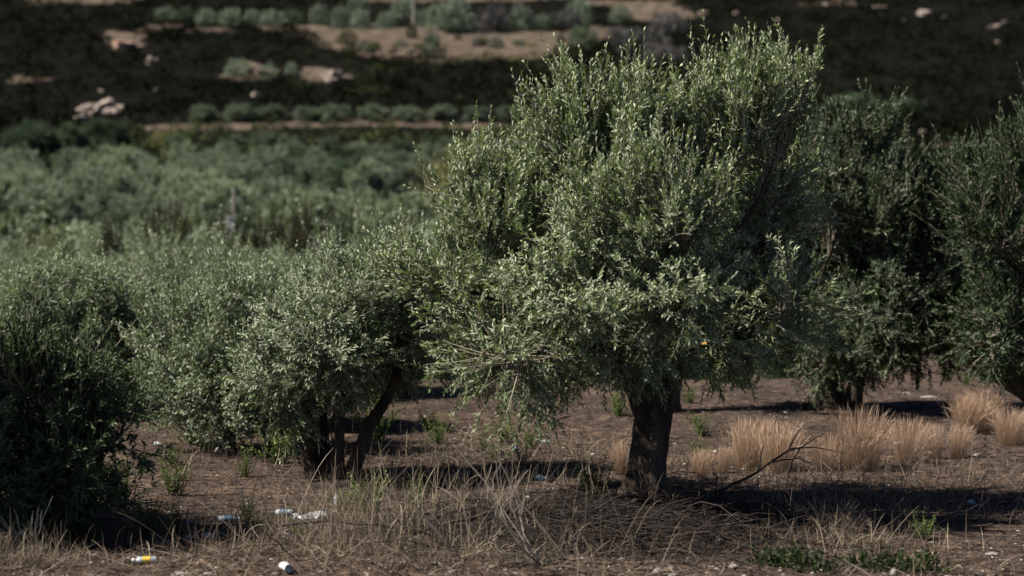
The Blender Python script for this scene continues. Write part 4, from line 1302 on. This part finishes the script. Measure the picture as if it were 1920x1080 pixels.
for k in range(9):
    x1 = 60 + rngb.normal(0, 45); y1 = 960 + rngb.normal(0, 25)
    sp.append(([(62 + rngb.normal(0, 6), 1040), ((62 + x1) / 2 - 4, (1040 + y1) / 2 + 5), (x1, y1)], .006, .002))
    sp.append(([((62 + x1) / 2 - 4, (1040 + y1) / 2 + 5), (x1 - 20, y1 + 25)], .004, .002))
o = link('dead_bush', branching(rngb, b, [(px_list(D, p), r0, r1) for p, r0, r1 in sp], 'twig', 4), None, b)
tag(o, 'small bare twigs standing in dry grass at the lower left corner', 'dead bush')
b = hit(570, 1052)
sp = [([(545, 1040), (570, 1056), (600, 1058), (620, 1052)], .009, .005), ([(545, 1040), (520, 1015), (490, 995)], .006, .003)]
o = link('dead_twig', branching(rngb, b, [(px_list(b[1], p), r0, r1) for p, r0, r1 in sp], 'brush'), None, b)
tag(o, 'curved dark twig lying right of the crushed white can', 'twig')
for pts, lab in [([(655, 985), (610, 960), (560, 930), (470, 890)], 'long pale stalk arching left of the low olive tree'),
                 ([(690, 1000), (640, 965), (590, 950)], 'pale stalk lying across the crumpled white bag'),
                 ([(500, 1010), (560, 985), (640, 960), (700, 968), (740, 1000)], 'pale arched stalk over the litter'),
                 ([(825, 985), (815, 900), (835, 835), (838, 808)], 'tall reddish stalk leaning right, left of the brush heap'),
                 ([(712, 940), (703, 890), (684, 850)], 'tall thin grey stalk leaning left beside the four stemmed tree'),
                 ([(783, 985), (778, 930), (772, 870)], 'straight tan stalk in the middle of the dry grass'),
                 ([(755, 1005), (745, 960), (735, 930), (722, 918)], 'bent straw coloured stalk in the dry grass'),
                 ([(238, 1020), (248, 960), (256, 905), (254, 885)], 'tall pale stalk in front of the lower left bush'),
                 ([(245, 1025), (250, 980), (262, 950)], 'short pale stalk beside the tall one in front of the lower left bush'),
                 ([(870, 1000), (905, 920), (925, 870), (912, 862)], 'pale stalk rising left of the brush heap'),
                 ([(866, 1020), (868, 985), (869, 950)], 'short upright straw left of the brush heap'),
                 ([(440, 1010), (415, 1000), (378, 1005)], 'pale bent straw on the dark ditch floor'),
                 ([(1080, 958), (1045, 905), (1015, 850), (995, 815)], 'thin grey stalk leaning left behind the brush heap'),
                 ([(1115, 955), (1105, 880), (1085, 800)], 'thin grey stalk rising left of the thick trunk'),
                 ([(1045, 910), (1100, 895), (1135, 890)], 'thin horizontal twig left of the thick trunk')]:
    b = hit(*pts[0]); D = b[1]
    o = link('dry_stalk', branching(rngb, b, [(px_list(D, pts), .0045, .0022)], 'straw', 4), None, b)
    tag(o, lab, 'stalk')

# ------------------------------------------------------------------ golden grass tufts
def tuft_mesh(seed, n, H, spread, mat, rbase=.13, lean=.0):
    rng = np.random.default_rng(seed)
    ac = Acc()
    a = rng.uniform(0, 6.28, n); r = rbase * np.sqrt(rng.random(n))
    A = np.stack([np.cos(a) * r, np.sin(a) * r, np.full(n, -.02)], 1)
    L = H * rng.uniform(.45, 1.05, n)
    t = np.abs(rng.normal(0, spread, n)) + r / rbase * spread * .5
    a2 = a + rng.normal(0, .6, n)
    D = nrm(np.stack([np.cos(a2) * np.sin(t) + lean, np.sin(a2) * np.sin(t), np.cos(t)], 1))
    B = A + D * L[:, None]
    P = curve(A, B, np.array([0, 0, .26])[None] * L[:, None] + rng.normal(0, .03, (n, 3)), 6, rng)
    side = nrm(np.cross(D, rng.normal(0, 1, (n, 3))))
    W = np.array([1, .9, .8, 1.2, 2.8, .4])[None] * rng.uniform(.0007, .0018, (n, 1))
    ribbons(ac, P, W, side, np.clip(rng.normal(.5, .22, n), 0, 1), .7)
    return ac.mesh('blades', [M[mat]])


TUFT = [tuft_mesh(50 + i, n_, .5, sp_, 'gold', rb_, le_) for i, (n_, sp_, rb_, le_) in enumerate([(1200, .36, .18, .10), (800, .48, .17, -.25), (1050, .30, .15, .28), (650, .55, .2, .0), (900, .42, .15, -.12)])]
GT = 'golden grass tufts on the right'
for px, py, w, h, i, lab in [(1402, 878, .9, 92, 0, 'large bright golden grass tuft right of the thick trunk, left half'), (1455, 884, .95, 104, 1, 'large bright golden grass tuft under the forked dead branch'),
                             (1552, 880, .8, 84, 2, 'golden grass tuft just right of the forked dead branch'), (1612, 880, .95, 110, 0, 'tall golden grass tuft in front of the two dark trunks'),
                             (1700, 866, .8, 84, 2, 'dim golden grass tuft between the two trunks and the dark shade'),
                             (1752, 860, .7, 70, 0, 'dim olive gold grass tuft at the edge of the dark shade'), (1810, 812, 1.0, 72, 1, 'orange grass tuft at far right below the sloping limb'),
                             (1845, 808, 1.0, 76, 2, 'reddish orange grass tuft at far right next to the sloping limb'), (1895, 835, .9, 70, 0, 'shaded grass tuft at the right edge'),
                             (1795, 858, .8, 70, 1, 'shaded yellow grass tuft above the dark patch at right'),
                             (1163, 890, .5, 76, 2, 'thin orange grass plume just left of the thick trunk'), (1312, 898, .8, 66, 0, 'short pale grass tuft just right of the thick trunk'),
                             (1355, 886, .6, 60, 1, 'small pale grass tuft beside the large bright one')]:
    p = hit(px, py)
    k = p[1] / FPX
    s = 1.18 * h * k / .52 * rg.uniform(.75, 1.12)
    o = link('grass_tuft', TUFT[(i * 2 + int(px)) % 5], None, p)
    o.scale = (s * w * .85, s * w * .85, s)
    o.rotation_euler = (0, 0, rg.uniform(0, 6.28))
    tag(o, lab, 'grass tuft', GT)
TUFT2 = [tuft_mesh(60 + i, 240, .34, .55, 'straw', .12) for i in range(3)]
for px, py, h, w, i, lab in [(1560, 995, 70, 1.0, 0, 'arching straw tuft at the edge of the deep shade at lower right'), (1590, 1000, 40, 1.4, 1, 'low spreading straw tuft at the edge of the deep shade'),
                             (755, 1000, 60, 1.1, 2, 'straw tuft in the middle of the dry foreground grass'), (700, 1015, 44, 1.4, 0, 'spreading straw tuft left of the middle one'),
                             (860, 1015, 46, 1.4, 1, 'spreading straw tuft near the left end of the brush heap'), (640, 1020, 36, 1.3, 2, 'low straw tuft right of the crushed white can'),
                             (120, 1062, 36, 1.5, 0, 'pale straw tuft at the bottom left corner'), (60, 1058, 40, 1.4, 1, 'straw tuft round the bare twigs at the lower left corner'),
                             (300, 1035, 24, 1.5, 2, 'small straw tuft behind the bottle with the yellow label'), (800, 1040, 34, 1.6, 0, 'low straw tuft at the bottom centre'),
                             (910, 1050, 30, 1.5, 1, 'matted straw tuft below the fan of grey twigs'), (1520, 930, 36, 1.5, 2, 'matted straw under the golden tufts'),
                             (1650, 920, 34, 1.5, 0, 'matted straw in the shade below the golden tufts')]:
    p = hit(px, py)
    k = p[1] / FPX
    s = h * k / .32
    o = link('straw_tuft', TUFT2[i], None, p)
    o.scale = (s * w, s * w, s)
    o.rotation_euler = (0, 0, rg.uniform(0, 6.28))
    tag(o, lab, 'grass tuft', 'dry straw tufts in the foreground')

# ------------------------------------------------------------------ green weeds
def weed_mesh(seed, n, H, spread, leafL=.035, leafW=.010, npair=9, mat='weed', droop=0.2, rb=.05):
    rng = np.random.default_rng(seed)
    lf, tw = Acc(), Acc()
    a = rng.uniform(0, 6.28, n); r = rng.uniform(0, rb, n)
    A = np.stack([np.cos(a) * r, np.sin(a) * r, np.full(n, -.01)], 1)
    t = np.abs(rng.normal(0, spread, n))
    D = np.stack([np.cos(a) * np.sin(t), np.sin(a) * np.sin(t), np.cos(t)], 1)
    shoots_with_leaves(rng, lf, tw, A, D, H * rng.uniform(.5, 1.05, n), leafL, leafW, npair, False, .0025, (20, 55), .25)
    for V, Fq in zip(tw.V, tw.F[4]):
        pass
    lf.add(np.concatenate(tw.V), [np.concatenate(tw.F[4])], .3)
    return lf.mesh('leaves', [M[mat]])


WEED = [weed_mesh(70 + i, 26, .30, .42) for i in range(3)]
for i, (px, py, h, w, lab) in enumerate([
    (365, 836, 60, 1.2, 'tall green weed beside the bushy olive tree, on the bare earth'), (385, 842, 34, 1.2, 'low green weed at the foot of the tall one by the bushy olive'),
    (322, 872, 36, 1.0, 'green weed in the middle of the bare earth gap'), (235, 945, 76, 1.3, 'big green weed beside the lower left bush'),
    (327, 928, 60, 1.0, 'green weed with a leaning stem right of the lower left bush'), (460, 895, 42, .8, 'narrow green weed left of the four stems'),
    (515, 868, 60, 1.3, 'dark green weed left of the four stems, under the crown'), (803, 808, 38, .9, 'upright weed between the two big trees, upper one'),
    (822, 832, 44, 1.2, 'broad weed between the two big trees, lower one'), (795, 848, 22, .7, 'tiny weed between the two big trees'),
    (946, 830, 40, 1.1, 'green weed left of the thick trunk, top left one'), (993, 842, 34, 1.2, 'green weed left of the thick trunk, pale one'),
    (984, 878, 34, 1.0, 'dark compact weed left of the thick trunk, lowest one'), (908, 848, 30, .8, 'small weed at the left of the group near the thick trunk'),
    (925, 862, 24, .8, 'tiny weed below the left of the group near the thick trunk'), (1320, 818, 36, 1.2, 'green weed right of the thick trunk'),
    (1292, 756, 26, 1.2, 'green weed touching the top right of the thick trunk'), (1390, 728, 40, 1.4, 'upright weed under the gap between the two trees'),
    (1340, 735, 30, 1.2, 'weed under the lower right branches of the large tree'), (1775, 715, 34, 1.0, 'upright weed on pale ground beneath the right tree'),
    (1812, 722, 24, .8, 'tiny weed on pale ground beneath the right tree'), (1508, 768, 26, .9, 'small weed left of the two dark trunks'),
    (1110, 925, 50, 1.3, 'pale weed left of the thick trunk foot'), (1160, 780, 40, 1.3, 'weed behind the fork of the thick trunk'),
    (700, 830, 70, 1.2, 'green weed seen between the stems of the low olive tree'), (690, 960, 60, 1.3, 'feathery green weed in front of the low olive tree'),
    (640, 958, 34, 1.0, 'small weed right of the crumpled white bag'), (780, 960, 50, 1.0, 'thin green weed in the dry grass'),
    (490, 1000, 30, 1.0, 'low weed on the ditch floor near the blue bottle'), (330, 1000, 50, .9, 'dark weed on the ditch floor left'), (270, 1010, 60, .9, 'dark weed in front of the lower left bush'),
    (1730, 1012, 40, 1.3, 'dark green weed at lower right in the grass'), (1310, 870, 40, 1.0, 'leafy weed in the pale tuft right of the thick trunk'),
    (465, 980, 40, .8, 'weed beside the blue bottle'), (560, 1010, 30, 1.2, 'weed behind the small white lump')]):
    p = hit(px, py)
    k = p[1] / FPX
    s = 1.35 * h * k / .30
    o = link('weed', WEED[i % 3], None, p)
    o.scale = (s * w, s * w, s)
    o.rotation_euler = (0, 0, rg.uniform(0, 6.28))
    tag(o, lab, 'weed', 'green weeds on the bare earth')
# broad leafy patch at the bottom right
p = hit(1610, 1072)
rt = thing('leafy_weed', 'wide dark green leafy weed at the bottom edge, lower right', 'weed', p)
for k in range(9):
    o = link('leaf_spray', weed_mesh(90 + k, 18, .15, .75, .035, .022, 6, 'weed_dark', rb=.12), rt)
    o.location = (rg.uniform(-.55, .60), rg.uniform(-.3, .45), 0)
    o['kind'] = 'stuff'
    o.location.z = float(ground_z(p[0] + o.location.x, p[1] + o.location.y)) - p[2]

# ------------------------------------------------------------------ litter and stones
def lathe(prof, S, mat, rough=0, seed=0, name='body'):
    """profile (x along axis, radius) -> lying along +X"""
    rng = np.random.default_rng(seed)
    prof = np.array(prof, float)
    a = np.linspace(0, 2 * np.pi, S, endpoint=False)
    V = np.stack([np.repeat(prof[:, 0], S), (prof[:, 1:2] * np.cos(a)[None]).ravel(), (prof[:, 1:2] * np.sin(a)[None]).ravel()], 1)
    if rough:
        for i in range(len(V)):
            nv = mnoise.noise(Vector(V[i]) * 18 + Vector((seed, 0, 0)))
            V[i, 1:] *= 1 + rough * nv
            V[i, 2] *= .85
    idx = np.arange(len(prof) * S).reshape(len(prof), S); nx = np.roll(idx, -1, 1)
    q = np.stack([idx[:-1], idx[1:], nx[1:], nx[:-1]], -1).reshape(-1, 4)
    return build_mesh(name, V, [q], [M[mat]], None, None, True)


m, N_, L_, P_ = new_mat('clear_plastic'); M['clear'] = m
P_.inputs['Base Color'].default_value = (.72, .78, .80, 1); P_.inputs['Roughness'].default_value = .18; P_.inputs['Transmission Weight'].default_value = .55; P_.inputs['IOR'].default_value = 1.3
m, N_, L_, P_ = new_mat('yellow_label'); M['ylabel'] = m
P_.inputs['Base Color'].default_value = (.55, .37, .05, 1); P_.inputs['Roughness'].default_value = .45
m, N_, L_, P_ = new_mat('blue_cap'); M['bcap'] = m
P_.inputs['Base Color'].default_value = (.10, .20, .30, 1); P_.inputs['Roughness'].default_value = .4
m, N_, L_, P_ = new_mat('white_paint'); M['wpaint'] = m
P_.inputs['Base Color'].default_value = (.6, .61, .63, 1); P_.inputs['Roughness'].default_value = .35


def bottle(px, py, L, rz, label, body='clear', lab='ylabel', seed=1):
    p = hit(px, py)
    r = .028
    rt = thing('plastic_bottle', label, 'bottle', p + np.array([0, 0, r * .85]), None, rz)
    h = L / 2
    link('body', lathe([(-h, 0), (-h, r * .7), (-h + .01, r), (-h + .05, r * .96), (-h + .06, r), (.02, r), (.03, r * .95), (.05, r * .98), (h - .06, r * .8), (h - .03, r * .42), (h - .015, r * .4), (h - .015, 0)], 18, body, .10, seed), rt)
    link('label', lathe([(-h * .42, r * 1.025), (h * .22, r * 1.025)], 18, lab, .10, seed, 'label'), rt)
    link('cap', lathe([(h - .014, 0), (h - .014, r * .46), (h + .006, r * .46), (h + .006, 0)], 14, 'bcap' if lab != 'ylabel' else 'wpaint', 0, 0, 'cap'), rt)
    return rt


bottle(272, 1058, .15, math.pi + .15, 'crushed clear bottle with a yellow label on the pale verge')
bottle(430, 979, .16, .1, 'crushed bluish bottle lying on the ditch floor', 'clear', 'bcap', 2)
bottle(530, 967, .16, math.pi, 'bottle with a blue end at the left of the crumpled white bag', 'clear', 'bcap', 3)
# crushed can
p = hit(537, 1074)
rt = thing('crushed_can', 'crushed white can lying end on at the bottom edge', 'can', p + np.array([0, 0, .03]), None, 1.9)
link('body', lathe([(-.06, .026), (-.055, .031), (-.02, .029), (.0, .026), (.03, .031), (.055, .031), (.06, .026)], 20, 'wpaint', .22, 5), rt)
link('lid', lathe([(-.058, 0), (-.058, .022), (-.061, .026)], 20, 'plastic', 0, 0, 'lid'), rt)


def scrap(px, py, w, h, seed, mat, label, name='plastic_scrap', cat='litter', rough=.6):
    p = hit(px, py)
    k = p[1] / FPX
    o = link(name, rock_mesh(name, seed, mat, 3, rough, (1, .8, .6), False), None, p + np.array([0, 0, h * k * .3]))
    o.scale = (w * k / 2, w * k / 2.4, h * k / 1.1)
    o.rotation_euler = (0, 0, seed * 1.3)
    return tag(o, label, cat)


scrap(592, 978, 60, 20, 61, 'plastic', 'crumpled white bag lying left of the dry grass', 'plastic_bag', 'bag', .9)
scrap(560, 975, 30, 12, 62, 'plastic', 'small torn white bag beside the bottle with a blue end', 'plastic_bag', 'bag', .9)
scrap(538, 1010, 16, 12, 63, 'plastic', 'small round white lump on the ditch floor')
scrap(392, 1010, 34, 12, 64, 'plastic', 'pale torn plastic strip on the ditch floor')
scrap(354, 982, 14, 8, 65, 'plastic', 'tiny white scrap left of the bluish bottle')
scrap(356, 1010, 10, 8, 66, 'blue_plastic', 'tiny bluish scrap beside the torn plastic strip')
scrap(1015, 900, 28, 10, 67, 'blue_plastic', 'pale blue plastic piece on bare soil left of the thick trunk')
scrap(1022, 832, 22, 8, 68, 'plastic', 'white plastic piece on bare soil between the two big trees')
scrap(422, 856, 12, 8, 69, 'plastic', 'white scrap below the bushy olive tree')
scrap(295, 836, 16, 8, 70, 'plastic', 'white scrap in the bare earth gap')
scrap(1348, 1022, 20, 16, 71, 'plastic', 'crumpled white plastic in the dark brush at lower right')
scrap(1822, 945, 14, 9, 72, 'blue_plastic', 'light blue scrap in the deep shade at right')
scrap(1135, 945, 26, 10, 73, 'plastic', 'torn white paper at the foot of the thick trunk')
scrap(630, 945, 14, 18, 74, 'plastic', 'upright pale scrap at the foot of the low olive tree')
scrap(740, 75, 1, 1, 75, 'plastic', 'x') if False else None
scrap(965, 845, 14, 8, 76, 'bcap', 'small dark lump among the weeds left of the thick trunk')
for i, (px, py, w, h, lab) in enumerate([
    (1375, 1066, 28, 16, 'flat topped grey white stone at lower right of centre'), (1233, 1076, 26, 22, 'white angular stone at the bottom edge right of centre'),
    (1262, 1080, 30, 8, 'low white stone next to the angular one at the bottom edge'), (1675, 1078, 22, 22, 'round white stone at the bottom edge beside the leafy weed'),
    (340, 1078, 60, 9, 'long flat pale stone at the bottom left'), (391, 1078, 34, 11, 'square pale stone right of the long flat one'),
    (324, 1064, 20, 18, 'brown clod behind the long flat stone'), (1465, 1028, 22, 10, 'small pale stone left of the leafy weed'),
    (1430, 1010, 16, 9, 'small stone above the pale one left of the leafy weed'), (1605, 1018, 20, 9, 'grey stone behind the leafy weed'),
    (1680, 980, 10, 8, 'small stone in the shade edge at lower right'), (1500, 1040, 18, 9, 'whitish flat stone near the leafy weed left side'),
    (1225, 1040, 12, 7, 'small stone in front of the brush heap'), (1143, 1066, 12, 8, 'small whitish stone at the bottom centre right'),
    (1860, 1040, 34, 10, 'flat grey stone near the lower right corner'), (1300, 930, 14, 8, 'white stone at the right foot of the thick trunk'),
    (80, 1075, 12, 10, 'small stone in the bottom left corner'), (440, 1062, 22, 8, 'pale stone between the square stone and the can'),
    (1740, 745, 40, 5, 'pale slab on the ground beneath the right tree'), (1700, 738, 20, 5, 'small pale slab left of the larger one beneath the right tree')]):
    rock(px, py, w, h, 80 + i, 'stone' if i != 6 else 'soil', lab, 'stone', 'stone', 'stones on the ground', 2, .3)

# move nothing: prototypes that were never placed are removed
for k, (o, used) in PROTO.items():
    if not used:
        for c in list(o.children):
            bpy.data.objects.remove(c)
        bpy.data.objects.remove(o)
